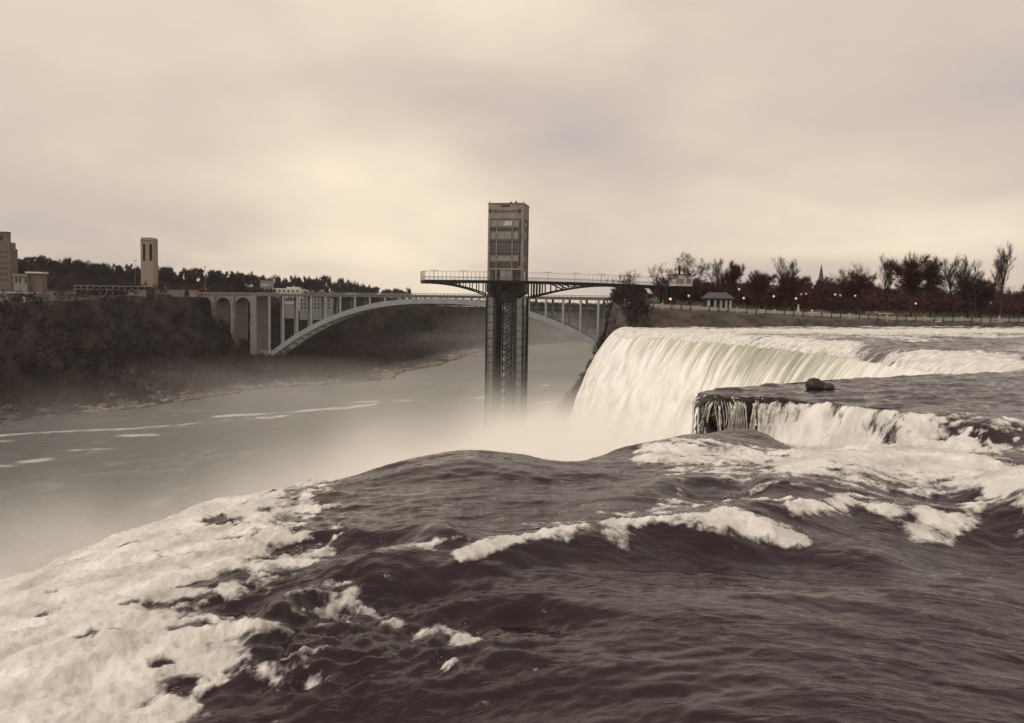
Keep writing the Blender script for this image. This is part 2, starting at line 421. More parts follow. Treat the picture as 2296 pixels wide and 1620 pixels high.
    # ledge cascade and channel
    f = np.maximum(f, (.80 + .75 * fbm(X * .45, Y * .35, 67, 4, .6)) * sst(-.45, .2, near / stepw) * (near < 18) * sst(1640, 1760, px0) * (1 - .35 * sst(2060, 2260, px0)) * side ** .25 * (Y > yrec - 1))
    f = np.maximum(f, .75 * stroke(px0, py0, [(1650, 985), (1800, 968), (1950, 965), (2100, 985), (2296, 975)], 20, 14, 60) * side)
    # upstream rapids and the far brink
    sw = fbm(X * .055, Y * .05, 81, 3)
    farr = sst(85, 110, rho)
    f = np.maximum(f, farr * (0.46 + .55 * sw + .35 * sst(9, 0, s)))
    f = np.maximum(f, 1.0 * sst(75, 82, Y) * (1 - sst(120, 150, Y)) * sst(9, 2, s + 4 * sw))
    f = np.maximum(f, .85 * stroke(px0, py0, [(1400, 742), (1700, 746), (2000, 750), (2296, 752)], 9, 8, 60) * farr)
    f = np.maximum(f, .9 * stroke(px0, py0, [(1880, 800), (2000, 800), (2120, 806), (2240, 812)], 18, 22, 60) * farr)
    f = f * (1 - .7 * farr * stroke(px0, py0, [(1950, 778), (2080, 782), (2400, 772)], 9, 10, 60))
    f = f * (1 - .85 * led)
    # break it up
    fn = fbm(p * .9, q * 1.3, 91, 6, .65)
    fn2 = fbm(p * .35, q * .5, 95, 3)
    rid = 1 - 2 * np.abs(fbm(p * 1.1 + fn * .5, q * 1.6, 99, 4, .6))
    sc = .75 * (1 - .5 * farr)
    f = f + farr * (f > .02) * (.38 * fbm(X * .05 + 3, Y * .22, 111, 4, .6) + .15 * fbm(X * .3, Y * .5, 113, 3))
    foam = np.clip((f + (sc * fn + .25 * fn2 + .12 * (rid - .6)) * (f > .02) - .22) / .62, 0, 1)
    foam = np.maximum(foam, .42 * sst(.15, .5, fbm(p * .45, q * 2.0, 97, 5, .6)) * sst(.05, .4, f + .15 * lo))
    foam = np.where(f < .02, foam * .8, foam)
    # foam stands proud and lumpy
    solid = sst(.35, .9, foam)
    lump = (1 - sst(2.5, -1, s)) * billow(X * 1.3, Y * 1.3, 101, 5, .6) + sst(2.5, -1, s) * billow(X * .42, Y * 1.15, 105, 5, .5)
    casc = sst(2.5, -3, s) * (rho < 60)
    amp = (.17 + .20 * casc) * (1 + farr)
    z = z + solid * amp * (lump - .3) + casc * .42 * fbm(X * .22, Y * .55, 103, 3) + solid * (.04 * gnoise(X * 3, Y * 5, 107) + .018 * gnoise(X * 7, Y * 10, 108)) * (rho < 40)
    return z, foam, s, p, q

# polar grid: fine near, coarse far
NT, NR = 820, 900
th = np.linspace(R(-52), R(48), NT); rh = np.exp(np.linspace(math.log(4.0), math.log(330), NR))
TH, RH = np.meshgrid(th, rh)
GX, GY = RH * np.sin(TH), RH * np.cos(TH)
Z, FO, S, P_, Q_ = upper_river(GX, GY)
cut = np.where(GY.ravel() < 40, -9.0, np.where((GX.ravel() < 16) & (GY.ravel() < 66) & (GY.ravel() > 49), -.35, -1.3))
shore = 250 + .37 * (GX.ravel() - 30) + 8
ok = (S > cut) & (GY.ravel() < shore) & ((GX.ravel() > -40))
idx = np.arange(NT * NR).reshape(NR, NT)
quads = np.stack([idx[:-1, :-1], idx[:-1, 1:], idx[1:, 1:], idx[1:, :-1]], -1).reshape(-1, 4)
quads = quads[ok[quads].all(1)]
used = np.unique(quads); remap = np.full(NT * NR, -1); remap[used] = np.arange(len(used))
V = np.stack([GX.ravel(), GY.ravel(), Z], 1)[used]

def water_material(name, deep, green, foam_c):
    m, nt, N, L, p = new_mat(name)
    fa = N.new('ShaderNodeAttribute'); fa.attribute_name = 'foam'
    fl = N.new('ShaderNodeAttribute'); fl.attribute_name = 'flow'
    # foam with fine broken edges
    n = N.new('ShaderNodeTexNoise'); n.inputs['Scale'].default_value = 3.0; n.inputs['Detail'].default_value = 7; n.inputs['Roughness'].default_value = .65
    L.new(fl.outputs['Vector'], n.inputs['Vector'])
    a = N.new('ShaderNodeMath'); a.operation = 'SUBTRACT'; L.new(n.outputs[0], a.inputs[0]); a.inputs[1].default_value = .5
    b = N.new('ShaderNodeMath'); b.operation = 'MULTIPLY_ADD'; L.new(a.outputs[0], b.inputs[0]); b.inputs[1].default_value = 1.5; L.new(fa.outputs['Fac'], b.inputs[2])
    mr = N.new('ShaderNodeMapRange'); mr.interpolation_type = 'SMOOTHSTEP'; mr.inputs[1].default_value = .30; mr.inputs[2].default_value = .82
    L.new(b.outputs[0], mr.inputs[0])
    # small ripples
    mp = N.new('ShaderNodeMapping'); mp.inputs['Scale'].default_value = (1.5, 2.6, 1.0); L.new(fl.outputs['Vector'], mp.inputs[0])
    r1 = N.new('ShaderNodeTexNoise'); r1.inputs['Scale'].default_value = 1.0; r1.inputs['Detail'].default_value = 6; r1.inputs['Roughness'].default_value = .52; r1.inputs['Distortion'].default_value = .6
    L.new(mp.outputs[0], r1.inputs['Vector'])
    bp = N.new('ShaderNodeBump'); pn = N.new('ShaderNodeTexNoise'); pn.inputs['Scale'].default_value = .30; pn.inputs['Detail'].default_value = 3; L.new(fl.outputs['Vector'], pn.inputs['Vector'])
    pm = N.new('ShaderNodeMapRange'); pm.inputs[1].default_value = .40; pm.inputs[2].default_value = .62; pm.inputs[3].default_value = .12; pm.inputs[4].default_value = .75; L.new(pn.outputs[0], pm.inputs[0]); L.new(pm.outputs[0], bp.inputs['Strength'])
    bp.inputs['Distance'].default_value = .16; L.new(r1.outputs[0], bp.inputs['Height'])
    p.inputs['Base Color'].default_value = (*deep, 1); p.inputs['Roughness'].default_value = .09; p.inputs['IOR'].default_value = 1.333
    L.new(bp.outputs[0], p.inputs['Normal'])
    # foam shader
    q = N.new('ShaderNodeBsdfPrincipled'); q.inputs['Roughness'].default_value = .85; q.inputs['Specular IOR Level'].default_value = .15
    r2 = N.new('ShaderNodeTexNoise'); r2.inputs['Scale'].default_value = .8; r2.inputs['Detail'].default_value = 8; r2.inputs['Roughness'].default_value = .6
    L.new(fl.outputs['Vector'], r2.inputs['Vector'])
    rr = N.new('ShaderNodeValToRGB'); rr.color_ramp.elements[0].position = .30; rr.color_ramp.elements[1].position = .66
    rr.color_ramp.elements[0].color = (foam_c[0] * .55, foam_c[1] * .545, foam_c[2] * .53, 1); rr.color_ramp.elements[1].color = (*foam_c, 1)
    L.new(r2.outputs[0], rr.inputs[0]); L.new(rr.outputs[0], q.inputs['Base Color'])
    bp2 = N.new('ShaderNodeBump'); bp2.inputs['Strength'].default_value = .8; bp2.inputs['Distance'].default_value = .12; 
    r3 = N.new('ShaderNodeTexNoise'); r3.inputs['Scale'].default_value = 4.0; r3.inputs['Detail'].default_value = 7; r3.inputs['Roughness'].default_value = .65; L.new(fl.outputs['Vector'], r3.inputs['Vector'])
    bp2.inputs['Strength'].default_value = .65; L.new(r3.outputs[0], bp2.inputs['Height']); L.new(bp2.outputs[0], q.inputs['Normal'])
    mx = N.new('ShaderNodeMixShader'); L.new(mr.outputs[0], mx.inputs[0]); L.new(p.outputs[0], mx.inputs[1]); L.new(q.outputs[0], mx.inputs[2])
    L.new(mx.outputs[0], N['Material Output'].inputs['Surface'])
    return m
M['rapids'] = water_material('rapids_water', (0.020, 0.010, 0.014), None, (0.80, 0.775, 0.73))
rapids = mesh_np('river', V, remap[quads], M['rapids'], attrs={'foam': FO[used], 'flow': np.stack([P_, Q_, 0 * P_], 1)[used]}, smooth=True)
tag(rapids, kind='structure')
del quads, TH, RH

def spray_drops():
    g = np.random.default_rng(12)
    foam_v = FO.ravel(); R_ = np.hypot(GX.ravel(), GY.ravel())
    w = np.where((R_ < 60) & ok, np.clip(foam_v - .55, 0, 1) * sst(-.1, .45, fbm(GX.ravel() * .7, GY.ravel() * .7, 131, 3)), 0) * R_ ** 1.2
    c = g.choice(len(w), 26000, p=w / w.sum())
    base = np.stack([GX.ravel()[c], GY.ravel()[c], Z[c]], 1)
    base += np.stack([g.normal(0, .12, len(c)), g.normal(0, .12, len(c)), np.abs(g.exponential(.07, len(c))) + .01], 1)
    r = g.uniform(.004, .013, len(c)) * np.clip(R_[c] / 16, .6, 3)
    T = np.array([(0, 0, 1.2), (.94, 0, -.33), (-.47, .82, -.33), (-.47, -.82, -.33)])
    V = (base[:, None] + T[None] * r[:, None, None]).reshape(-1, 3)
    F = (np.array([(0, 1, 2), (0, 2, 3), (0, 3, 1), (1, 3, 2)])[None] + 4 * np.arange(len(c))[:, None, None]).reshape(-1, 3)
    o = mesh_np('spray_drops', V, F, mat('spray_drop', (0.72, 0.70, 0.66), .5, .05)); tag(o, kind='stuff')
spray_drops()
# ---- the falling curtain
def curtain():
    seg = np.sqrt((np.diff(BC[:, :2], axis=0) ** 2).sum(1)); arc = np.concatenate([[0], np.cumsum(seg)])
    dist = np.hypot(BC[:, 0], BC[:, 1])
    # finer where nearer
    us = [0.0]
    while us[-1] < arc[-1]:
        d = np.interp(us[-1], arc, dist); us.append(us[-1] + np.clip(d * .0020, .12, .5))
    us = np.array(us)
    bx, by, k, s0 = [np.interp(us, arc, BC[:, i]) for i in range(4)]
    tx, ty = np.gradient(bx, us), np.gradient(by, us)
    w = 9; ker = np.ones(w) / w
    tx = np.convolve(np.pad(tx, w // 2, 'edge'), ker, 'valid'); ty = np.convolve(np.pad(ty, w // 2, 'edge'), ker, 'valid')
    l = np.hypot(tx, ty); nx, ny = ty / l, -tx / l            # outwards, downstream
    NV = 150
    smax = s0 * 0 + np.sqrt(46.5 / k) - s0
    vv = np.linspace(0, 1, NV)
    U, Vv = np.meshgrid(us, vv)
    start = -.55
    tt = Vv ** .75
    out = start + (smax + .4 - start)[None, :] * tt            # distance beyond the brink
    zb = -(k[None, :] * np.maximum(0, s0[None, :] + out) ** 2)
    fall = np.clip(-zb / 45, 0, 1)
    # ropes and folds that follow the flow
    rope = fbm(U * .38, fall * 1.2 + 3, 201, 4, .55)
    fine = fbm(U * 1.3, fall * 5, 211, 3, .55)
    clump = fbm(U * .30, fall * 7 - U * .05, 221, 4, .6)
    dd = sst(.0, .30, fall) * (1.7 * rope + .55 * fine + 1.5 * clump * (.3 + fall)) * np.clip(1.2 - k[None, :], .15, 1)
    X = bx[None, :] + nx[None, :] * (out + dd); Yy = by[None, :] + ny[None, :] * (out + dd)
    zr, fo_top, _, _, _ = upper_river(X[:6].copy(), Yy[:6].copy())
    Z = zb.copy()
    # meet the surface of the river
    zr = zr.reshape(6, -1)
    for j in range(6):
        Z[j] = zr[j] - .05
    off = Z[5] - zb[5]
    for j in range(6, 40): Z[j] = zb[j] + off * (1 - (j - 5) / 35)
    green_zone = np.interp(U, arc, np.interp(dist, [0, 60, 95, 115, 150, 185, 225, 300], [.02, .02, .02, .03, .13, .10, .02, .02]))
    foam = sst(-.10, .16, fall - green_zone + .20 * rope + .12 * fine)
    st = fbm(U * .9, fall * .6, 231, 4, .6)
    vary = .55 + .9 * fbm(U * .07, fall * .8, 235, 3)
    foam = np.clip(foam * (1 - .34 * vary * sst(.0, .6, st + .35 * clump) * (1 - fall * .6)), 0, 1)
    gw = np.interp(U, arc, np.interp(dist, [0, 60, 112, 138, 158, 185, 205, 232, 300], [0, 0, .04, .25, 1, 1, .75, .5, .4]))
    foam = 1 - (1 - foam) * gw * (.75 + .5 * st)
    foam = np.clip(foam, .10, 1)
    nU = len(us)
    ii = np.arange(nU * NV).reshape(NV, nU)
    F = np.stack([ii[:-1, :-1], ii[1:, :-1], ii[1:, 1:], ii[:-1, 1:]], -1).reshape(-1, 4)
    keepu = ~((k > .6))                                        # the promontory carries only thin strands
    ok = np.tile(keepu, NV)
    F = F[ok[F].all(1)]
    used = np.unique(F); rm = np.full(nU * NV, -1); rm[used] = np.arange(len(used))
    V = np.stack([X.ravel(), Yy.ravel(), Z.ravel()], 1)[used]
    fl = np.stack([U.ravel(), (fall * 45).ravel(), 0 * U.ravel()], 1)[used]
    m, nt, N, L, p = new_mat('falling_water')
    fa = N.new('ShaderNodeAttribute'); fa.attribute_name = 'foam'
    fl_ = N.new('ShaderNodeAttribute'); fl_.attribute_name = 'flow'
    mp = N.new('ShaderNodeMapping'); mp.inputs['Scale'].default_value = (1.6, .16, 1); L.new(fl_.outputs['Vector'], mp.inputs[0])
    n = N.new('ShaderNodeTexNoise'); n.inputs['Scale'].default_value = 1.0; n.inputs['Detail'].default_value = 7; n.inputs['Roughness'].default_value = .6; L.new(mp.outputs[0], n.inputs['Vector'])
    a = N.new('ShaderNodeMath'); a.operation = 'SUBTRACT'; L.new(n.outputs[0], a.inputs[0]); a.inputs[1].default_value = .5
    b = N.new('ShaderNodeMath'); b.operation = 'MULTIPLY_ADD'; L.new(a.outputs[0], b.inputs[0]); b.inputs[1].default_value = 1.0; L.new(fa.outputs['Fac'], b.inputs[2])
    r = N.new('ShaderNodeValToRGB'); e = r.color_ramp.elements
    e[0].position, e[0].color = .05, (0.27, 0.32, 0.23, 1)
    e[1].position, e[1].color = .85, (0.88, 0.86, 0.81, 1)
    x = e.new(.42); x.color = (0.52, 0.52, 0.42, 1)
    L.new(b.outputs[0], r.inputs[0])
    mp2 = N.new('ShaderNodeMapping'); mp2.inputs['Scale'].default_value = (.55, .13, 1); L.new(fl_.outputs['Vector'], mp2.inputs[0])
    n2 = N.new('ShaderNodeTexNoise'); n2.inputs['Scale'].default_value = 1.0; n2.inputs['Detail'].default_value = 6; n2.inputs['Roughness'].default_value = .62; n2.inputs['Distortion'].default_value = .8; L.new(mp2.outputs[0], n2.inputs['Vector'])
    r2 = N.new('ShaderNodeValToRGB'); r2.color_ramp.elements[0].position, r2.color_ramp.elements[1].position = .36, .56
    r2.color_ramp.elements[0].color = (.74, .73, .71, 1); r2.color_ramp.elements[1].color = (1, 1, 1, 1); L.new(n2.outputs[0], r2.inputs[0])
    mxc = N.new('ShaderNodeMix'); mxc.data_type = 'RGBA'; mxc.blend_type = 'MULTIPLY'; mxc.inputs[0].default_value = 1.0; L.new(r.outputs[0], mxc.inputs[6]); L.new(r2.outputs[0], mxc.inputs[7]); L.new(mxc.outputs[2], p.inputs['Base Color'])
    p.inputs['Roughness'].default_value = .55; p.inputs['Specular IOR Level'].default_value = .3
    bp = N.new('ShaderNodeBump'); bp.inputs['Strength'].default_value = .7; bp.inputs['Distance'].default_value = .5; L.new(n.outputs[0], bp.inputs['Height']); L.new(bp.outputs[0], p.inputs['Normal'])
    o = mesh_np('waterfall', V, rm[F], m, attrs={'foam': foam.ravel()[used], 'flow': fl}, smooth=True)
    tag(o, kind='structure')
curtain()

# ---- rock of the promontory, with thin strands of falling water
def ledge():
    pts = [(30, 72.5), (24, 68.6), (18.2, 63.3), (14.6, 60), (12.4, 57.6), (11.4, 55.6), (11.25, 54.2), (11.6, 53.1), (12.6, 52.7), (13.6, 52.9), (14.6, 52.7), (15.6, 51.8), (17, 50.9), (19, 49.3), (22, 46.5)]
    P = catmull(np.array(pts), 14)
    seg = np.hypot(*np.diff(P, axis=0).T); arc = np.concatenate([[0], np.cumsum(seg)])
    us = np.arange(0, arc[-1], .12); x = np.interp(us, arc, P[:, 0]); y = np.interp(us, arc, P[:, 1])
    tx, ty = np.gradient(x, us), np.gradient(y, us); l = np.hypot(tx, ty); nx, ny = ty / l, -tx / l
    zs = np.linspace(-.02, -9, 70)
    U, ZZ = np.meshgrid(us, zs)
    lay = np.floor(ZZ / .55 + .5 * gnoise(U * .15, 0 * U, 301))
    d = .28 * gnoise(lay * 3.7, U * .5, 303) + .16 * fbm(U * 1.6, ZZ * 1.8, 305, 4) - .05 - .03 * ZZ * 0
    d = d * sst(0, .35, -ZZ) + .02
    X = x[None] + nx[None] * d; Y = y[None] + ny[None] * d
    ii = np.arange(X.size).reshape(X.shape)
    F = np.stack([ii[:-1, :-1], ii[1:, :-1], ii[1:, 1:], ii[:-1, 1:]], -1).reshape(-1, 4)
    o = mesh_np('cliff', np.stack([X.ravel(), Y.ravel(), ZZ.ravel()], 1), F, M['rock'], smooth=False); tag(o, kind='structure')
    # strands: ribbons with their own slight thickness that run down the face
    vs, fs, fo = [], [], []
    a0 = arc[np.argmin(np.hypot(P[:, 0] - 11.3, P[:, 1] - 54.8))]; a1 = arc[np.argmin(np.hypot(P[:, 0] - 19, P[:, 1] - 49.3))]
    rr = random.Random(5)
    def addribbon(u0, w, length, outw):
        base = len(vs); n = 22; z_in = rr.uniform(0, .25)
        for j in range(n + 1):
            t = j / n; z = .03 - z_in - length * t
            uu = u0 + .12 * math.sin(3 * t + u0 * 5)
            cx, cyy = np.interp(uu, us, x), np.interp(uu, us, y); ax, ay = np.interp(uu, us, nx), np.interp(uu, us, ny)
            o_ = -.35 + .55 * min(1, t * 6) + outw * math.sqrt(t) + .07 * rr.random()
            ww = w * (.7 + .6 * rr.random()) * (1 + .5 * t)
            tx_, ty_ = -ay, ax
            for sgn, oo in ((-1, 0), (0, .09), (1, 0)):
                vs.append((cx + ax * (o_ + oo) + tx_ * ww * sgn, cyy + ay * (o_ + oo) + ty_ * ww * sgn, z))
            if j:
                b = base + (j - 1) * 3
                fs.extend([(b, b + 1, b + 4, b + 3), (b + 1, b + 2, b + 5, b + 4)])
    u = a0 + .35
    while u < a1:
        xx = np.interp(u, us, x)
        dens = 1.0 if (12.0 < xx < 13.3 or xx > 14.4) else .33
        if xx > 16.6: break
        if rr.random() < dens:
            addribbon(u, rr.choice([.012, .018, .03, .05]) * (1.5 if xx > 14.4 else 1), rr.uniform(.9, 4.2), rr.uniform(.05, .40))
        u += rr.uniform(.03, .075)
    m = mat('thin_fall', (0.60, 0.57, 0.52), .6, .3, 3.0, c2=(0.82, 0.79, 0.73))
    o = mesh_np('thin_falls', np.array(vs), np.array(fs), m, smooth=True); tag(o, kind='stuff')
ledge()

# ---- black boulder on the promontory
def boulder():
    P = onz(1836, 872, .02)
    root = empty('boulder', (P[0], P[1], .0)); tag(root, 'black wet boulder sitting in shallow water on the rock ledge', 'rock')
    b = MB()
    def lump(c, r):
        n, mm = 18, 10; vs = []; fs = []
        for j in range(mm + 1):
            t = math.pi * j / mm
            for i in range(n):
                a = 2 * math.pi * i / n; q = np.array([math.sin(t) * math.cos(a), math.sin(t) * math.sin(a), math.cos(t)])
                k = 1 + .18 * float(gnoise(np.array([q[0] * 2 + c[0]]), np.array([q[1] * 2 + q[2] * 2]), 7)[0]) + .08 * float(gnoise(np.array([q[0] * 6]), np.array([q[1] * 6 + q[2] * 5 + c[0]]), 8)[0])
                k *= (max(abs(q[0]), abs(q[1]), abs(q[2]) * 1.1)) ** -.35
                vs.append((c[0] + q[0] * r[0] * k, c[1] + q[1] * r[1] * k, c[2] + q[2] * r[2] * k))
        for j in range(mm):
            for i in range(n): fs.append((j * n + i, (j + 1) * n + i, (j + 1) * n + (i + 1) % n, j * n + (i + 1) % n))
        b.add(vs, fs)
    s = P[1] / FPX
    lump((-8 * s, 0, .24), (24 * s / 1.15, .55, .40)); lump((16 * s, -.1, .14), (18 * s / 1.1, .45, .30)); lump((-10 * s, .05, .52), (13 * s, .3, .22))
    o = b.build('rock_body', M['rock'], root, True)
boulder()

# ================================================================== THE GORGE: lower river, banks
RIV = -45.0
def lower_river():
    ys = np.concatenate([np.linspace(-200, 150, 30), np.linspace(155, 900, 260), np.linspace(910, 3200, 60)]); xs = np.concatenate([np.linspace(-3000, -330, 12), np.linspace(-320, 140, 250), np.linspace(150, 3000, 14)])
    X, Y = np.meshgrid(xs, ys)
    z = RIV + .35 * fbm(X * .035, Y * .03, 401, 3) * (np.abs(X) < 400) + .15 * fbm(X * .15, Y * .12, 405, 2) * (np.abs(X) < 300) * (Y < 900)
    px, py = project(X.ravel(), np.maximum(Y.ravel(), 5), 0 * X.ravel() + RIV)
    f = np.zeros(X.size)
    for pts, h in (([(-100, 985), (60, 972), (150, 966), (300, 960), (420, 950), (520, 940), (640, 932)], 2.6), ([(480, 934), (600, 926), (700, 919), (790, 912), (860, 902)], 3.0),
                   ([(780, 902), (850, 898), (960, 896)], 2.4), ([(260, 976), (350, 975)], 3.0), ([(50, 1036), (110, 1030)], 4.0), ([(-40, 1046), (30, 1044)], 3.0),
                   ([(210, 1008), (250, 1006)], 2.6), ([(140, 1010), (185, 1008)], 2.0), ([(580, 937), (610, 936)], 2.6), ([(-40, 990), (50, 987)], 2.4), ([(1040, 893), (1090, 889)], 3), ([(1190, 868), (1230, 864)], 3), ([(1200, 905), (1240, 900)], 3)):
        f = np.maximum(f, stroke(px, py, pts, h, h, 14))
    f = sst(.35, .9, f * (.75 + .9 * fbm(X.ravel() * .05, Y.ravel() * .03, 415, 3)) + .55 * (f > .05) * fbm(X.ravel() * .16, Y.ravel() * .08, 411, 3))
    tr = 1 - 2.2 * np.abs(fbm(X.ravel() * .016 + .3 * gnoise(X.ravel() * .03, Y.ravel() * .02, 7), Y.ravel() * .008, 421, 4, .55)); f = np.maximum(f, .17 * sst(.75, 1.0, tr) * sst(-.2, .3, fbm(X.ravel() * .2, Y.ravel() * .1, 423, 3)))
    f = f * ((Y.ravel() > 150) & (Y.ravel() < 900))
    ii = np.arange(X.size).reshape(X.shape)
    F = np.stack([ii[:-1, :-1], ii[:-1, 1:], ii[1:, 1:], ii[1:, :-1]], -1).reshape(-1, 4)
    m, nt, N, L, p = new_mat('gorge_water')
    fa = N.new('ShaderNodeAttribute'); fa.attribute_name = 'foam'
    mx = N.new('ShaderNodeMix'); mx.data_type = 'RGBA'; L.new(fa.outputs['Fac'], mx.inputs[0]); mx.inputs[6].default_value = (0.072, 0.076, 0.074, 1); mx.inputs[7].default_value = (0.52, 0.50, 0.46, 1)
    L.new(mx.outputs[2], p.inputs['Base Color'])
    p.inputs['Roughness'].default_value = .32; p.inputs['IOR'].default_value = 1.33
    t = N.new('ShaderNodeTexCoord'); n = N.new('ShaderNodeTexNoise'); n.inputs['Scale'].default_value = .25; n.inputs['Detail'].default_value = 6; L.new(t.outputs['Object'], n.inputs['Vector'])
    bp = N.new('ShaderNodeBump'); bp.inputs['Strength'].default_value = .6; bp.inputs['Distance'].default_value = .8; L.new(n.outputs[0], bp.inputs['Height']); L.new(bp.outputs[0], p.inputs['Normal'])
    o = mesh_np('river', np.stack([X.ravel(), Y.ravel(), z.ravel()], 1), F, m, attrs={'foam': f}, smooth=True); o.name = 'gorge_river'; tag(o, kind='structure')
lower_river()

WY = [0, 200, 375, 430, 550, 620, 690, 785, 1000, 1100, 1385, 1600, 2000, 3200]
WXW = [-215, -215, -210, -180, -145, -85, -88, -66, -45, -31, 89, 220, 480, 1500]
WXR = [-262, -262, -255, -253, -255, -258, -262, -262, -205, -140, 20, 150, 400, 1400]
def west_z(X, Y, detail=True):
    xw = np.interp(Y, WY, WXW) + 5 * fbm(Y * .02, X * 0 + 2, 501, 3); xr = np.interp(Y, WY, WXR) + 4 * fbm(Y * .03, X * 0, 503, 3)
    t = (xw - X) / (xw - xr)
    wide = sst(55, 130, xw - xr)
    a = np.interp(t, [-.3, 0, .2, .55, .9, 1.0], [-.1, 0, .1, .5, .95, 1.0]); b = np.interp(t, [-.2, 0, .3, .72, .82, .93, 1.0], [-.06, 0, .05, .12, .28, .6, 1.0])
    prof = a * (1 - wide) + b * wide
    plat = 3.5 + 8.5 * sst(430, 740, Y) - 6.0 * sst(900, 1150, Y)
    hill = 20 * sst(-330, -560, X) * sst(700, 950, Y) + 9 * sst(-230, -360, X) * sst(830, 1000, Y) + 4 * sst(-100, -300, X) * sst(900, 1100, Y)
    z = RIV + (plat - RIV) * prof + hill
    if detail: z = z + 1.6 * fbm(X * .05, Y * .05, 511, 4) * sst(0, .3, t) * sst(1.4, .9, t) + .5 * fbm(X * .02, Y * .02, 515, 3)
    return z
EY = [0, 240, 262, 300, 330, 400, 640, 760, 1000, 3200]
EXW = [4, 4, 3, 4, 6, 18, 84, 104, 170, 900]
EXR = [31, 31, 32, 33, 37, 48, 108, 132, 200, 960]
def shoreline(X): return 250 + .37 * (X - 30)
def east_z(X, Y):
    xw = np.interp(Y, EY, EXW); xr = np.interp(Y, EY, EXR) + 1.5 * fbm(Y * .06, X * 0 + 7, 521, 3)
    t = (X - xw) / (xr - xw)
    prof = np.interp(t, [-.3, 0, .3, .55, .76, .9, 1.0], [-.12, 0, .14, .30, .50, .74, 1.0])
    ys = shoreline(X)
    plat = np.interp(X, [20, 30, 66, 130, 200, 3000], [6.0, 6.0, 4.7, 2.6, 2.6, 2.6]) + np.clip(.05 * (Y - ys - 32), 0, 5.5)
    bank = sst(-4, 27, Y - ys + 2 * fbm(X * .08, Y * .08, 527, 3))
    top = -2.0 + (plat + 2.0) * bank
    z = RIV + (top - RIV) * prof
    return z + .5 * fbm(X * .12, Y * .12, 531, 4) * sst(.0, .3, t)
def terrain(name, xs, ys, fz, keep, material, attrs=None):
    X, Y = np.meshgrid(xs, ys); X, Y = X.ravel(), Y.ravel(); Zt = fz(X, Y)
    ii = np.arange(X.size).reshape(len(ys), len(xs))
    F = np.stack([ii[:-1, :-1], ii[:-1, 1:], ii[1:, 1:], ii[1:, :-1]], -1).reshape(-1, 4)
    k = keep(X, Y, Zt); F = F[k[F].any(1)]
    used = np.unique(F); rm = np.full(X.size, -1); rm[used] = np.arange(len(used))
    o = mesh_np(name, np.stack([X, Y, Zt], 1)[used], rm[F], material, attrs={k_: f(X, Y, Zt)[used] for k_, f in (attrs or {}).items()}, smooth=True)
    return tag(o, kind='structure')
M['west_soil'] = mat('gorge_soil', (0.018, 0.0125, 0.013), .95, .4, .06, c2=(.04, .03, .028))
terrain('hill', np.concatenate([np.linspace(-3000, -620, 14), np.linspace(-600, 120, 180), np.linspace(130, 1600, 40)]), np.concatenate([np.linspace(-100, 240, 10), np.linspace(250, 1200, 230), np.linspace(1210, 3200, 50)]),
        west_z, lambda X, Y, Z: Z > RIV - 3, M['west_soil'])
def grass_mat():
    m, nt, N, L, p = new_mat('park_ground')
    fa = N.new('ShaderNodeAttribute'); fa.attribute_name = 'lawn'
    t = N.new('ShaderNodeTexCoord'); n = N.new('ShaderNodeTexNoise'); n.inputs['Scale'].default_value = .12; n.inputs['Detail'].default_value = 7; L.new(t.outputs['Object'], n.inputs['Vector'])
    r1 = N.new('ShaderNodeValToRGB'); r1.color_ramp.elements[0].position, r1.color_ramp.elements[1].position = .35, .65
    r1.color_ramp.elements[0].color = (0.028, 0.019, 0.017, 1); r1.color_ramp.elements[1].color = (0.075, 0.056, 0.046, 1); L.new(n.outputs[0], r1.inputs[0])
    r2 = N.new('ShaderNodeValToRGB'); r2.color_ramp.elements[0].color = (0.030, 0.042, 0.016, 1); r2.color_ramp.elements[1].color = (0.075, 0.080, 0.035, 1); L.new(n.outputs[0], r2.inputs[0])
    mx = N.new('ShaderNodeMix'); mx.data_type = 'RGBA'; L.new(fa.outputs['Fac'], mx.inputs[0]); L.new(r1.outputs[0], mx.inputs[6]); L.new(r2.outputs[0], mx.inputs[7]); L.new(mx.outputs[2], p.inputs['Base Color'])
    p.inputs['Roughness'].default_value = .95
    return m
M['park'] = grass_mat()
terrain('ground', np.concatenate([np.linspace(-30, 260, 210), np.linspace(265, 3000, 40)]), np.concatenate([np.linspace(236, 460, 160), np.linspace(465, 3200, 70)]), east_z,
        lambda X, Y, Z: (Z > RIV - 3), M['park'], {'lawn': lambda X, Y, Z: sst(26, 34, Y - shoreline(X)) * sst(38, 60, X)})

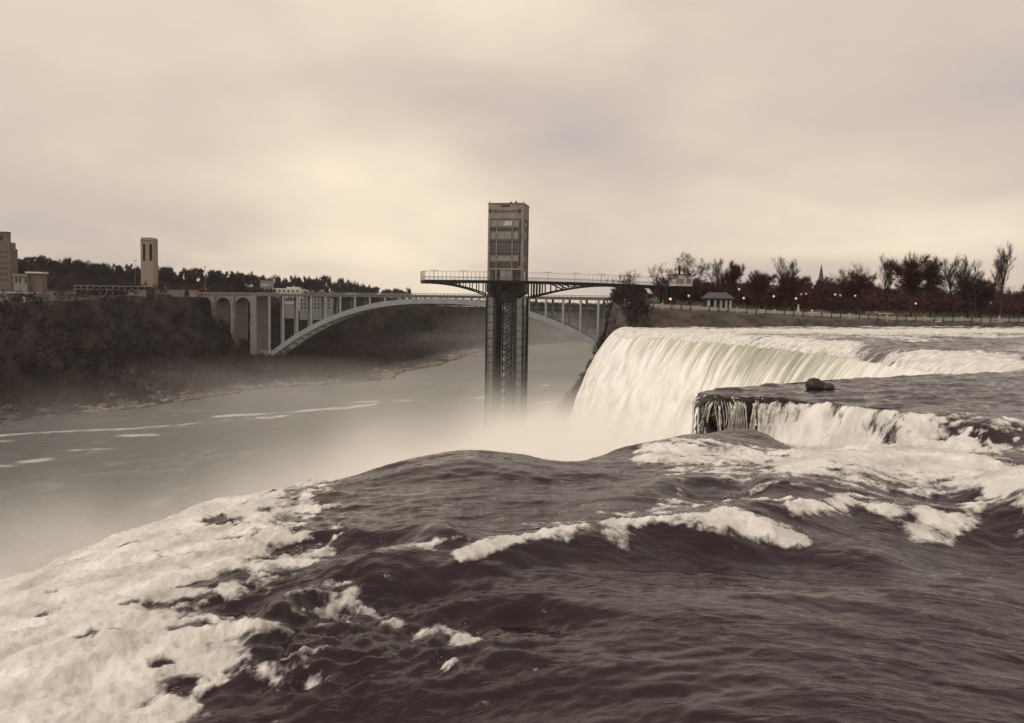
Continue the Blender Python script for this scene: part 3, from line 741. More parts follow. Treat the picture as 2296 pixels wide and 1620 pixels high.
# ================================================================== VEGETATION
def tree_skel(seed, spread=.5, upright=.5, first=.28, levels=4, nl=7):
    r = random.Random(seed); segs = []; tips = []
    def grow(p, d, L, rad, lev):
        n = 3; q = p
        for i in range(n):
            d2 = (d + Vector((r.uniform(-.16, .16), r.uniform(-.16, .16), r.uniform(-.05, .12) + .10 * upright))).normalized()
            e_ = q + d2 * (L / n); ra, rb = rad * (1 - .22 * i), rad * (1 - .22 * (i + 1))
            segs.append((q, e_, max(ra, .0016), max(rb, .0014), lev)); q, d = e_, d2
            if lev < levels:
                kids = ((0, (nl + 1) // 2, nl // 2 + 1) if lev == 0 else (1, 1, 2))[i]
                for k in range(kids):
                    a = r.uniform(0, 2 * math.pi); sp = spread * r.uniform(.7, 1.25)
                    side = d.orthogonal().normalized(); side.rotate(Matrix.Rotation(a, 3, d))
                    nd = (d * (1 - .35 * sp) + side * sp * 1.25 + Vector((0, 0, .22 * upright))).normalized()
                    grow(q, nd, L * r.uniform(.48, .70) * (.78 if lev == 0 else 1), rad * .50, lev + 1)
        if lev >= levels - 1: tips.append((q, d))
    grow(Vector((0, 0, 0)), Vector((r.uniform(-.05, .05), r.uniform(-.05, .05), 1)), .62, .022, 0)
    top = max(s[1].z for s in segs)
    return [(a / top, b / top, ra, rb, lv) for a, b, ra, rb, lv in segs], [(p / top, d) for p, d in tips]
def tree_meshes(seed, twigmat, ntw=4, tw=(.05, .09), wid=.0026, **kw):
    segs, tips = tree_skel(seed, **kw); r = random.Random(seed + 1)
    tb = MB(); cv, cf = [], []
    for a, b, ra, rb, lv in segs:
        if lv <= 1: tb.tube(a, b, ra, rb, 5)
        else:
            d = (b - a).normalized(); s = d.orthogonal().normalized() * ra * .62; s2 = d.cross(s)
            i = len(cv); cv += [a + s, a - s * .5 + s2 * .87, a - s * .5 - s2 * .87, b]
            cf += [(i, i + 1, i + 3), (i + 1, i + 2, i + 3), (i + 2, i, i + 3)]
    for p, d in tips:
        for k in range(ntw):
            dd = (d + Vector((r.gauss(0, .6), r.gauss(0, .6), r.gauss(.15, .45)))).normalized(); L = r.uniform(*tw); o = p - d * r.uniform(0, .05)
            s = dd.orthogonal().normalized(); s.rotate(Matrix.Rotation(r.uniform(0, 6.28), 3, dd)); s = s * wid
            i = len(cv); cv += [o + s, o - s, o + dd * L]; cf.append((i, i + 1, i + 2))
    cm = bpy.data.meshes.new('crown'); cm.from_pydata([tuple(v) for v in cv], [], cf); cm.materials.append(twigmat)
    return tb.mesh('trunk', M['bark']), cm
TREES = {
    'wide': [tree_meshes(s, M['twig'], 5, wid=.0013, spread=.72, upright=.45, nl=8) for s in (11, 12)],
    'tall': [tree_meshes(s, M['twig'], 5, wid=.0013, spread=.42, upright=.8, nl=7) for s in (21, 22, 23)],
    'red': [tree_meshes(s, M['twig_red'], 12, tw=(.06, .13), wid=.0026, spread=.66, upright=.5, nl=9) for s in (31, 32)],
    'far': [tree_meshes(s, M['twig'], 7, tw=(.10, .18), wid=.012, levels=3, spread=.62, upright=.5, nl=7) for s in (41, 42, 43)],
}
print('tree tris', {k: [len(c.polygons) + len(t.polygons) for t, c in v] for k, v in TREES.items()})
def put_tree(name, kind, loc, h, wscale=1.0, rz=None, label=None, group=None, i=None):
    t, c = TREES[kind][random.randrange(len(TREES[kind])) if i is None else i]
    o = empty(name, loc, random.uniform(0, 6.28) if rz is None else rz); o.scale = (h * wscale, h * wscale, h)
    tag(o, label, 'tree', group)
    link(bpy.data.objects.new('trunk', t), o); link(bpy.data.objects.new('crown', c), o)
    return o
def east_ground(x, y): return float(east_z(np.array([x]), np.array([y]))[0])
def west_ground(x, y): return float(west_z(np.array([x]), np.array([y]))[0])
# trees of the park that stand out, each from its top in the picture and its distance
SEEN = [
    (1408, 604, 300, 'wide', 1.0, 'small fuzzy bare tree nearest the cliff edge, above the walkway truss'),
    (1498, 589, 330, 'wide', .95, 'rounded bare tree directly left of the wide crowned one behind the white booth'),
    (1549, 566, 345, 'wide', 1.15, 'wide spreading bare tree rising behind the white booth of the deck'),
    (1617, 575, 345, 'tall', .8, 'tall upright bare tree above the stone shelter roof'),
    (1646, 586, 340, 'red', .7, 'reddish tree just right of the tall upright one above the shelter'),
    (1710, 607, 350, 'red', 1.1, 'broad low maroon tree between the shelter and the pale thin tree'),
    (1762, 576, 390, 'tall', 1.0, 'pale thin bare tree standing above the maroon thicket'),
    (1780, 612, 350, 'red', 1.2, 'broad maroon tree at the left of the church spire'),
    (1899, 588, 360, 'wide', .9, 'round topped bare tree just right of the church spire'),
    (1925, 608, 350, 'red', 1.1, 'dense low maroon tree right of the round topped one'),
    (1993, 568, 360, 'tall', .85, 'tall bare tree with an open crown left of the largest maroon tree'),
    (2046, 574, 345, 'red', 1.25, 'largest dense maroon tree of the park'),
    (2049, 562, 365, 'tall', .5, 'thin bare top poking out above the largest maroon tree'),
    (2091, 577, 360, 'tall', .7, 'slender bare tree on the right flank of the largest maroon tree'),
    (2144, 570, 345, 'tall', .95, 'left of two dark gnarled bare trees standing close together'),
    (2176, 572, 350, 'tall', .9, 'right of two dark gnarled bare trees standing close together'),
    (2194, 592, 345, 'wide', .7, 'short rounded bare tree right of the gnarled pair'),
    (2250, 540, 340, 'tall', .75, 'tallest lone bare tree near the right edge of the park'),
]
for px, py, Y, kind, ws, lab in SEEN:
    P = at(px, py, Y); g = east_ground(P[0], Y)
    put_tree('bare_tree', kind, (P[0], Y, g - .2), P[2] - g + .2, ws, label=lab, group='bare trees in the park')
rr = random.Random(3)
for i in range(60):
    px = rr.uniform(1440, 2420); Y = rr.uniform(350, 520); top = rr.uniform(618, 650) + (6 if px > 2200 else 0)
    P = at(px, top, Y); g = east_ground(P[0], Y)
    if px < 1700 and rr.random() < .45: continue
    put_tree('park_tree', rr.choice(['red', 'red', 'wide', 'red']), (P[0], Y, g - .2), P[2] - g, rr.uniform(.9, 1.35), label='dark bare tree of the low thicket ' + ('left of the stone shelter' if px < 1600 else 'between the stone shelter and the church spire' if px < 1842 else 'between the church spire and the largest maroon tree' if px < 2040 else 'right of the largest maroon tree'), group='thicket of the park')

# far skyline on the other bank
SKY = [(-60, 590), (40, 582), (70, 578), (100, 575), (130, 574), (160, 583), (190, 588), (230, 592), (270, 596), (300, 596), (370, 600), (400, 603), (440, 605), (480, 608), (520, 606), (560, 612), (600, 618), (640, 622), (690, 624), (730, 622), (770, 630), (800, 634), (830, 645), (870, 649), (905, 648)]
sx_, sy_ = [a for a, b in SKY], [b for a, b in SKY]
rr = random.Random(9)
for i in range(150):
    px = -80 + (i + rr.random()) / 150 * 1000
    if px > 920: continue
    Y = rr.uniform(830, 1080)
    if 565 < px < 690: Y = rr.uniform(935, 1090)
    if px > 690: Y = rr.uniform(1080, 1200) + (px - 690) * .9
    top = np.interp(px, sx_, sy_) + rr.choice([0, 3, 6, 10, 16, 24]) * rr.uniform(.6, 1.3) - 3
    P = at(px, top, Y); g = west_ground(P[0], Y); h = P[2] - g
    if h < 5: h = 6
    put_tree('hillside_tree', 'far', (P[0], Y, P[2] - h), min(h, 24) if h < 24 else h, rr.uniform(.8, 1.2) * min(1.2, 17 / h), label='grey bare tree on the far skyline ' + ('left of the hotel tower edge' if px < 30 else 'between the hotel tower and the bell tower' if px < 330 else 'between the bell tower and the grey block' if px < 585 else 'behind the white building' if px < 690 else 'above the steel bridge deck'), group='trees on the far skyline')

# woods on the gorge slopes: one mass each
def mass(name, pts, hts, nsh, sw, material, seed, flat=1.0, r0=.42):
    g = np.random.default_rng(seed); n = len(pts)
    c = np.repeat(pts, nsh, 0); h = np.repeat(hts, nsh)
    u = g.normal(size=(n * nsh, 3)); u /= np.linalg.norm(u, axis=1)[:, None]
    rad = g.random(n * nsh) ** .45
    o = u * rad[:, None] * np.stack([h * r0, h * r0, h * .46 * flat], 1); o[:, 2] += h * .52 * flat
    p = c + o
    d = u * .7 + g.normal(size=u.shape) * .5 + np.array([0, 0, .35]); d /= np.linalg.norm(d, axis=1)[:, None]
    s = np.cross(d, g.normal(size=d.shape)); s /= np.linalg.norm(s, axis=1)[:, None]
    L = (h * g.uniform(.12, .26, n * nsh))[:, None]; W = (h * sw * g.uniform(.6, 1.5, n * nsh))[:, None]
    V = np.stack([p - d * L * .5 + s * W, p - d * L * .5 - s * W, p + d * L * .6], 1).reshape(-1, 3)
    F = np.arange(len(V)).reshape(-1, 3)
    o = mesh_np(name, V, F, material); return tag(o, kind='stuff')
def scatter(n, x0, x1, y0, y1, fz, cond, seed):
    g = np.random.default_rng(seed); X = g.uniform(x0, x1, n); Y = g.uniform(y0, y1, n); Zs = fz(X, Y); k = cond(X, Y, Zs)
    return np.stack([X, Y, Zs], 1)[k]
pw = scatter(70000, -330, 330, 230, 1750, west_z, lambda X, Y, Z: (Z > RIV + 1.2) & ((X > np.interp(Y, WY, WXR) - 4) | ((Y > 800) & (X > np.interp(Y, WY, WXR) - 40))), 5)
hw = np.random.default_rng(1).uniform(3.5, 9, len(pw)) * np.where(pw[:, 1] > 740, 1.25, .85)
# keep the wood clear of the bridge foot
near_foot = (np.hypot(pw[:, 0] + 203, pw[:, 1] - 738) < 20); hw = np.where(near_foot, 2.0, hw); clr_ = (pw[:, 1] > 770) & (pw[:, 1] < 866) & (pw[:, 0] / pw[:, 1] > -.255) & (pw[:, 0] / pw[:, 1] < -.19) & (pw[:, 2] > -14); pw, hw = pw[~clr_], hw[~clr_]
mass('woods', pw, hw, 26, .052, M['wood_far'], 3)
ph = scatter(9000, -720, -60, 790, 1150, west_z, lambda X, Y, Z: (X < np.interp(Y, WY, WXR) - 30) & ~((X / Y > -.29) & (X / Y < -.222) & (Y < 935)), 15)
mass('woods', ph, np.random.default_rng(8).uniform(5, 10, len(ph)), 24, .055, M['wood_far'], 13)
pt = scatter(4200, 55, 330, 345, 540, east_z, lambda X, Y, Z: (Y > shoreline(X) + 70) & (X / Y > .16), 16)
mass('thicket', pt, np.random.default_rng(9).uniform(3.0, 11.0, len(pt)), 60, .026, M['twig_red'], 14)
pe = scatter(2600, -14, 60, 250, 470, east_z, lambda X, Y, Z: (Z > RIV + 6) & (X < np.interp(Y, EY, EXR) + 8) & (np.hypot(X + 1, Y - 337) > 11) & (Y > shoreline(X) - 2), 6)
mass('undergrowth', pe, np.random.default_rng(2).uniform(2.2, 6.5, len(pe)) * np.where((pe[:, 2] > -6) & (pe[:, 0] < 32.5), .45, 1.0), 60, .028, M['wood_far'], 4)
pb = scatter(2600, 26, 270, 245, 345, east_z, lambda X, Y, Z: (Y > shoreline(X) + 2) & (Y < shoreline(X) + np.interp(X, [20, 70, 100, 300], [24, 20, 17, 17])) & (fbm(X * .1, Y * .1, 77, 3) > -.25), 7)
mass('scrub', pb, np.random.default_rng(3).uniform(.6, 2.0, len(pb)), 46, .035, M['scrub'], 5, .8, .6)
pr = scatter(2200, 70, 300, 250, 350, east_z, lambda X, Y, Z: (Y > shoreline(X) + 1) & (Y < shoreline(X) + 21) & (fbm(X * .07, Y * .2, 78, 3) + .012 * (X - 150) > -.15), 17)
mass('undergrowth', pr, np.random.default_rng(13).uniform(.7, 2.2, len(pr)), 46, .032, M['twig_red'], 15, .8, .6)

# boulders and rubble along the far waterline
def rubble():
    g = np.random.default_rng(21); n = 1500
    Y = g.uniform(300, 1100, n); X = np.interp(Y, WY, WXW) - g.exponential(5, n) + 3; Zr = west_z(X, Y); Zr = np.maximum(Zr, RIV)
    k = fbm(X * .02, Y * .03, 83, 3) > -.12; X, Y, Zr = X[k], Y[k], Zr[k]; n = len(X)
    r = g.uniform(.5, 2.3, n)
    ph = (1 + 5 ** .5) / 2; ico = np.array([(-1, ph, 0), (1, ph, 0), (-1, -ph, 0), (1, -ph, 0), (0, -1, ph), (0, 1, ph), (0, -1, -ph), (0, 1, -ph), (ph, 0, -1), (ph, 0, 1), (-ph, 0, -1), (-ph, 0, 1)]) / 1.9
    fi = np.array([(0, 11, 5), (0, 5, 1), (0, 1, 7), (0, 7, 10), (0, 10, 11), (1, 5, 9), (5, 11, 4), (11, 10, 2), (10, 7, 6), (7, 1, 8), (3, 9, 4), (3, 4, 2), (3, 2, 6), (3, 6, 8), (3, 8, 9), (4, 9, 5), (2, 4, 11), (6, 2, 10), (8, 6, 7), (9, 8, 1)])
    V = ico[None] * (r[:, None, None] * g.uniform(.65, 1.3, (n, 12, 1))) * np.array([1.3, 1.1, .7])
    V = V + np.stack([X, Y, Zr], 1)[:, None]
    F = (fi[None] + 12 * np.arange(n)[:, None, None]).reshape(-1, 3)
    o = mesh_np('rubble', V.reshape(-1, 3), F, mat('pale_rubble', (0.13, 0.10, 0.085), .9, .4, .08, c2=(.26, .21, .18))); tag(o, kind='stuff')
rubble()

# ================================================================== ARCH BRIDGE
BA = np.array([-201.3, 741.0]); BD = np.array([.945, -.327]); BD /= np.linalg.norm(BD)
brz = math.atan2(BD[1], BD[0])
bridge = empty('arch_bridge', (BA[0], BA[1], -38.5), brz)
tag(bridge, 'grey steel arch bridge with slim columns spanning the misty gorge', 'bridge')
SPAN, CR_Z, FT_Z, BASEZ, WID = 307.6, 11.3, -38.4, -38.5, 17.0
def rib_z(t):
    u = abs(t - SPAN / 2) / (SPAN / 2); return CR_Z - (CR_Z - FT_Z) * u ** 2.35
def BZ(z): return z - BASEZ
for y in (0, WID):
    mb = MB(); n = 64
    for i in range(n):
        t0, t1 = SPAN * i / n, SPAN * (i + 1) / n
        def sect(t):
            dz = (rib_z(t + .5) - rib_z(t - .5)); nv = Vector((-dz, 0, 1)).normalized()
            top = Vector((t, y, BZ(rib_z(t)))); bot = top - nv * 3.9
            return top, bot
        a, b = sect(t0); c, d = sect(t1)
        e_ = Vector((0, .9, 0))
        mb.add([a - e_, a + e_, b + e_, b - e_, c - e_, c + e_, d + e_, d - e_], [(0, 4, 5, 1), (3, 2, 6, 7), (0, 3, 7, 4), (1, 5, 6, 2)])
    mb.build('arch_rib', M['arch'], bridge)
nb = 46
for i in range(1, nb):
    t = SPAN * i / nb
    if abs(t - SPAN / 2) < 36: continue
    t2 = SPAN * (i + 1) / nb
    z = BZ(rib_z(t)) - 2; z2 = BZ(rib_z(min(t2, SPAN))) - 2
    mb = MB(); mb.bar((t, .9, z), (t, WID - .9, z), .8); mb.bar((t, .9, z), (t2, WID - .9, z2), .5); mb.bar((t, WID - .9, z), (t2, .9, z2), .5)
    mb.build('brace', M['arch'], bridge)
def deck_z(t): return 12.9 + .9 * (1 - ((t - 153) / 220) ** 2)
# deck girder
def ribbon_box(name, y0, y1, zlo, zhi, t0, t1, n, material, parent=bridge):
    mb = MB()
    for i in range(n):
        a, b = t0 + (t1 - t0) * i / n, t0 + (t1 - t0) * (i + 1) / n
        za, zb = BZ(deck_z(a)), BZ(deck_z(b))
        mb.add([(a, y0, za + zlo), (a, y1, za + zlo), (a, y1, za + zhi), (a, y0, za + zhi), (b, y0, zb + zlo), (b, y1, zb + zlo), (b, y1, zb + zhi), (b, y0, zb + zhi)],
               [(0, 4, 5, 1), (3, 2, 6, 7), (0, 3, 7, 4), (1, 5, 6, 2)] + ([(0, 1, 2, 3)] if i == 0 else []) + ([(4, 7, 6, 5)] if i == n - 1 else []))
    return mb.build(name, material, parent)
ribbon_box('deck_girder', -.6, .4, -2.0, -.35, -6, 420, 50, M['arch']); ribbon_box('deck_girder', WID - .4, WID + .6, -2.0, -.35, -6, 420, 50, M['arch'])
ribbon_box('deck_slab', -1.6, WID + 1.6, -.35, .15, -6, 420, 50, M['concrete'])
for y in (-1.5, WID + 1.2):
    rl = ribbon_box('railing', y, y + .15, 1.05, 1.25, -6, 420, 50, M['steel'])
    mb = MB()
    for i in range(0, 427, 3): mb.bar((-6 + i, y + .075, BZ(deck_z(-6 + i)) + .15), (-6 + i, y + .075, BZ(deck_z(-6 + i)) + 1.1), .25)
    mb.build('railing_post', M['steel'], rl)['kind'] = 'stuff'
mb = MB()
for i in range(140): mb.box(-5 + i * 3.04, -4.6 + i * 3.04, -1.5, -.6, BZ(deck_z(-5 + i * 3.04)) - 1.4, BZ(deck_z(-5 + i * 3.04)) - .36)
mb.build('deck_bracket', M['arch'], bridge)['kind'] = 'stuff'
for i in range(24):
    t = 5.3 + 12.95 * i
    top, bot = BZ(deck_z(t)) - 2.0, BZ(rib_z(t)) - .3
    if t > SPAN: break
    if top - bot < .8: continue
    for y in (0, WID): MB().box(t - .75, t + .75, y - .6, y + .6, bot, top).build('column', M['arch'], bridge)
mb = MB(); mb.prism([(-8, 2.6), (-1, 6.0), (3.5, 2.0), (7, -4), (5, -12), (-10, -12)], -3, WID + 3); mb.build('abutment', M['viaduct'], bridge)

# stone viaduct that carries the approach
viad = empty('stone_viaduct', (BA[0] - BD[0] * 7, BA[1] - BD[1] * 7, -38.5), brz)
tag(viad, 'brown stone viaduct of tall round arches leading to the steel bridge', 'viaduct')
bays = [(-20.5, -5.9), (-39.4, -25.2), (-58.5, -44.0), (-77, -63), (-96, -82)]       # openings between piers, local x
zt = BZ(12.6)
def viaduct():
    spring = BZ(3.2)
    foot = lambda x: BZ(np.interp(x, [-100, -60, -42, -23, 0], [2, -8, -20, -36, -44]))
    for k, (a, b) in enumerate(bays):
        c, rad = (a + b) / 2, (b - a) / 2
        poly = [(b + .02, zt), (b + .02, spring)] + [(c + rad * math.cos(math.pi * j / 18), spring + rad * .95 * math.sin(math.pi * j / 18)) for j in range(19)][1:] + [(a - .02, spring), (a - .02, zt)]
        MB().prism(poly[::-1], .0, WID).build('arch_wall', M['viaduct'], viad)
        left = bays[k + 1][1] if k + 1 < len(bays) else a - 6
        MB().prism([(left + .02, zt), (left + .02, foot(a) - 4), (a - .02, foot(a) - 4), (a - .02, zt)], -.25, WID + .25).build('pier', M['viaduct'], viad)
        MB().box(left + 1.2, a - 1.2, -.9, -.25, foot(a) - 4, zt - 1).build('buttress', M['viaduct'], viad)
    MB().prism([(-5.9 + .02, zt), (-5.9 + .02, -16), (.0, -16), (.0, zt)], -.4, WID + .4).build('pier', M['viaduct'], viad)
    MB().box(-102, .3, -.8, WID + .8, zt, zt + .5).build('cornice', M['viaduct'], viad)
    for y in (-.7, WID + .4): MB().box(-102, .2, y, y + .3, zt + .5, zt + 1.7).build('parapet', M['brick'], viad)
viaduct()

# ================================================================== OBSERVATION TOWER AND ITS DECK
TW = 12.2
tower = empty('observation_tower', (at(1138, 690, 336)[0], 336, -45), R(-9))
tag(tower, 'tall brown observation tower with glazed head standing in the gorge', 'tower')
def TZ(py): return at(1140, py, 330)[2] + 45
h = TW / 2
# shaft: four outer frames of glass, core columns and a lattice
zs0, zs1 = 0.0, TZ(668)
for sx in (-1, 1):
    for sy in (-1, 1):
        MB().box(sx * h * 1.09 - .28, sx * h * 1.09 + .28, sy * h - .28, sy * h + .28, zs0, zs1).build('corner_column', M['dark_metal'], tower)
        MB().box(sx * h * .60 - .55, sx * h * .60 + .55, sy * h * .96 - .5, sy * h * .96 + .5, zs0, zs1).build('shaft_column', M['brown_metal'], tower)
        MB().box(sx * h * .42 - .2, sx * h * .42 + .2, sy * h * .9 - .2, sy * h * .9 + .2, zs0, zs1).build('core_column', M['dark_metal'], tower)
for sx in (-1, 1):
    x0, x1 = sorted((sx * h * 1.05, sx * h * .70))
    gs = MB().box(x0, x1, -h * .93, h * .93, zs0, zs1).build('lift_shaft', M['glass'], tower)
    z = zs0 + 1.0; lv = 0
    while z < zs1 - 1:
        MB().box(x0 - .06, x1 + .06, -h * .95, h * .95, z, z + .22).build('shaft_band', M['dark_metal'], gs)
        z += 2.9
z = zs0; lv = 0; step = 5.8
lat = h * .42
while z < zs1 - 1:
    z1 = min(z + step, zs1)
    for sy in (-1, 1):
        y = sy * h * .93
        MB().box(-h * .66, h * .66, y - .15, y + .15, z1 - .35, z1).build('crossbeam', M['brown_metal'], tower)
        for a in (0, .5):
            za, zb = z + (z1 - z) * a, z + (z1 - z) * (a + .5)
            mb = MB(); mb.bar((-lat, y, za), (lat, y, zb), .26); mb.build('brace', M['dark_metal'], tower)
            mb = MB(); mb.bar((lat, y + .02, za), (-lat, y + .02, zb), .26); mb.build('brace', M['dark_metal'], tower)
    z += step
MB().box(-h * .10, h * .30, -h * .2, h * .2, zs0, zs1).build('stair_core', M['glass'], tower)
# haunch under the deck
hz0, hz1 = TZ(668), TZ(629)
hb = MB(); hb.prism([(-h * 1.12, hz1), (-h * 1.12, hz0 + 2.2), (-h * .6, hz0), (h * .6, hz0), (h * 1.12, hz0 + 2.2), (h * 1.12, hz1)], -h * 1.05, h * 1.05); hb.build('haunch', M['brown_metal'], tower)
for x0_, x1_ in ((-.55, .55), (.55, -.55), (-1.05, -.6), (1.05, .6)):
    mb = MB(); mb.bar((h * x0_, -h * 1.07, hz0 + .4), (h * x1_, -h * 1.07, hz1), .38); mb.build('haunch_brace', M['dark_metal'], tower)
for x_ in (-.62, .62):
    MB().box(h * x_ - .3, h * x_ + .3, -h * 1.12, -h * 1.06, hz0, hz1).build('haunch_post', M['dark_metal'], tower)
# head
z_par0, z_top = TZ(490), TZ(456)
z_open0, z_open1 = TZ(628), TZ(600)
MB().box(-h * .93, h * .93, -h * .93, h * .93, z_open0, z_par0 + .3).build('core', M['tower_red'], tower)
for sx in (-1, 1):
    for sy in (-1, 1):
        MB().box(sx * h - .38, sx * h + .38, sy * h - .38, sy * h + .38, z_open0, z_par0).build('corner_post', M['tower_panel'], tower)
par = MB().box(-h * 1.06, h * 1.06, -h * 1.06, h * 1.06, z_par0, z_top).build('parapet', M['tower_panel'], tower)
MB().box(-h * .28, h * .22, -h * 1.06 - .08, -h * 1.06 + .02, TZ(463.5), TZ(459)).build('vent_slot', M['tower_red'], par)
for i in range(22):
    x = -h * .96 + i * (h * 1.78 / 21)
    MB().box(x - .12, x + .12, -h * 1.06 - .07, -h * 1.06 + .02, TZ(477 - (i * 7 % 3)), TZ(469.5 + (i * 5 % 4) * .8)).build('vent_slat', M['tower_red'], par)
for i in (0, 21):
    x = -h * .96 + i * (h * 1.78 / 21); MB().box(x - .3, x + .3, -h * 1.06 - .09, -h * 1.06 + .02, TZ(476), TZ(469)).build('drain', M['dark'], par)
MB().box(-h * 1.09, h * 1.09, -h * 1.09, h * 1.09, z_top, z_top + .22).build('coping', M['tower_panel'], par)
for x_, y_ in ((-1, -1), (1, -1), (1, 1), (-1, 1)): MB().tube((x_ * h, y_ * h, z_top + .2), (x_ * h, y_ * h, z_top + 1.0), .1).build('finial', M['brown_metal'], par)
# roof gear
ant = empty('antenna', (0, 0, 0)); ant.parent = tower
g = MB(); g.box(h * .25, h * .62, -.4, .4, z_top + .2, z_top + .62); g.box(h * .05, h * .6, -.15, .15, z_top + .62, z_top + .8); g.build('gear_base', M['dark_metal'], ant)
MB().sphere((h * .12, 0, z_top + 1.05), .38).build('gear_head', M['dark_metal'], ant); MB().sphere((h * .42, 0, z_top + 1.15), .42).build('gear_head', M['dark_metal'], ant)
MB().tube((h * .44, 0, z_top + .6), (h * .44, 0, z_top + 1.9), .06).build('mast', M['dark_metal'], ant)
rows = [(490.6, 508, 'glass_sky'), (508.6, 516.6, 'tower_red'), (517.2, 536, 'tower_light'), (536.6, 544, 'tower_red'), (544.6, 561.6, 'glass_dark'), (562.2, 570.4, 'tower_red'), (571, 585, 'tower_light'), (585.6, 598.5, 'tower_red')]
baysx = [(-.93, -.62, 3), (-.50, .32, 8), (.44, .74, 3)]
def face(rot, full):
    Mr = Matrix.Rotation(rot, 4, 'Z')
    def put(mb, name, m, par_):
        mb.v = [tuple(Mr @ Vector(v)) for v in mb.v]; return mb.build(name, m, par_)
    for ri, (ya, yb, mk) in enumerate(rows):
        za, zb = TZ(yb), TZ(ya)
        for bi, (xa, xb, nm) in enumerate(baysx):
            xa, xb = xa * h, xb * h
            mk2 = mk
            if ri == 0 and bi != 1: mk2 = 'glass'
            w = put(MB().box(xa, xb, -h - .02, -h * .93, za + .06, zb - .06), 'window' if 'glass' in mk else 'spandrel_panel', M[mk2], tower)
            fr = MB()
            cnt = nm if mk != 'tower_light' else (2 if bi == 1 else 1)
            for j in range(1, cnt): x = xa + (xb - xa) * j / cnt; fr.box(x - .05, x + .05, -h - .09, -h - .02, za, zb)
            fr.box(xa, xb, -h - .10, -h - .021, zb - .22, zb - .04)
            put(fr, 'mullion', M['steel'] if 'glass' in mk else M['tower_panel'], w)
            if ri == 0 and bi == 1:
                put(MB().add([(-.9, -h - .05, za + .5), (2.1, -h - .05, za + .7), (2.0, -h - .05, zb - .6), (.9, -h - .05, zb - .9), (.2, -h - .05, zb - .5), (-.7, -h - .05, zb - 1.4)], [(0, 1, 2, 3, 4, 5)]), 'painted_reflection', M['white'], w)  # bright reflection painted as a flat white shape on the glass
    for xa, xb in ((-.60, -.52), (.34, .42), (.76, .98)):
        put(MB().box(xa * h, xb * h, -h - .16, -h * .93, z_open1 - .4, z_par0), 'pilaster', M['tower_panel'], tower)
    put(MB().box(.80 * h, .88 * h, -h - .22, -h - .165, TZ(596), TZ(494)), 'dark_channel', M['dark'], tower)
    put(MB().box(-h, h, -h - .2, -h * .94, z_open1 - .8, z_open1), 'ledge', M['tower_panel'], tower)
    for xa, xb in ((-.60, -.52), (.34, .42)): put(MB().box(xa * h, xb * h, -h - .1, -h * .94, z_open0, z_open1 - .81), 'door_post', M['tower_light'], tower)
    put(MB().box(-.3 * h, .05 * h, -h - .05, -h * .94, z_open0, z_open1 - 1.0), 'doorway', M['glass_sky'], tower)
    put(MB().box(.07 * h, .33 * h, -h - .06, -h * .94, z_open0, z_open1 - .9), 'door_panel', M['tower_light'], tower)
for k in range(4): face(k * math.pi / 2, k in (0, 1))

# deck
DK = at(1140, 625, 330)[2]
dl, dr = at(948, 627, 318), at(1512, 642, 345)
drz = math.atan2(dr[1] - dl[1], dr[0] - dl[0])
deck = empty('observation_deck', (float(dl[0]), float(dl[1]), float(dl[2])), drz)
tag(deck, 'long dark steel walkway deck with curved trusses reaching out past the tower', 'walkway')
DL = math.hypot(dr[0] - dl[0], dr[1] - dl[1]); slope = (dr[2] - dl[2]) / DL
xt0, xt1 = DL * (1096 - 948) / (1512 - 948) * .985, DL * (1180 - 948) / (1512 - 948) * .985    # where the tower stands
def top(x): return slope * x + .6 * math.sin(math.pi * min(1, x / DL))
def low(x):
    if x <= xt0: return top(x) - (1.2 + 5.0 * (x / xt0) ** 2.2)
    if x >= xt1: return top(x) - (1.1 + 5.2 * max(0, 1 - (x - xt1) / (DL * .34)) ** 1.9)
    return top(x) - 6
DW = 6.0
def strip(name, y0, y1, fa, fb, xa, xb, n, m, parent=deck):
    mb = MB()
    for i in range(n):
        a, b = xa + (xb - xa) * i / n, xa + (xb - xa) * (i + 1) / n
        mb.add([(a, y0, fa(a)), (a, y1, fa(a)), (a, y1, fb(a)), (a, y0, fb(a)), (b, y0, fa(b)), (b, y1, fa(b)), (b, y1, fb(b)), (b, y0, fb(b))],
               [(0, 4, 5, 1), (3, 2, 6, 7), (0, 3, 7, 4), (1, 5, 6, 2)] + ([(0, 1, 2, 3)] if i == 0 else []) + ([(4, 7, 6, 5)] if i == n - 1 else []))
    return mb.build(name, m, parent)
strip('deck_slab', -DW / 2 - .4, DW / 2 + .4, lambda x: top(x) - .25, top, 0, DL, 40, M['dark_metal'])
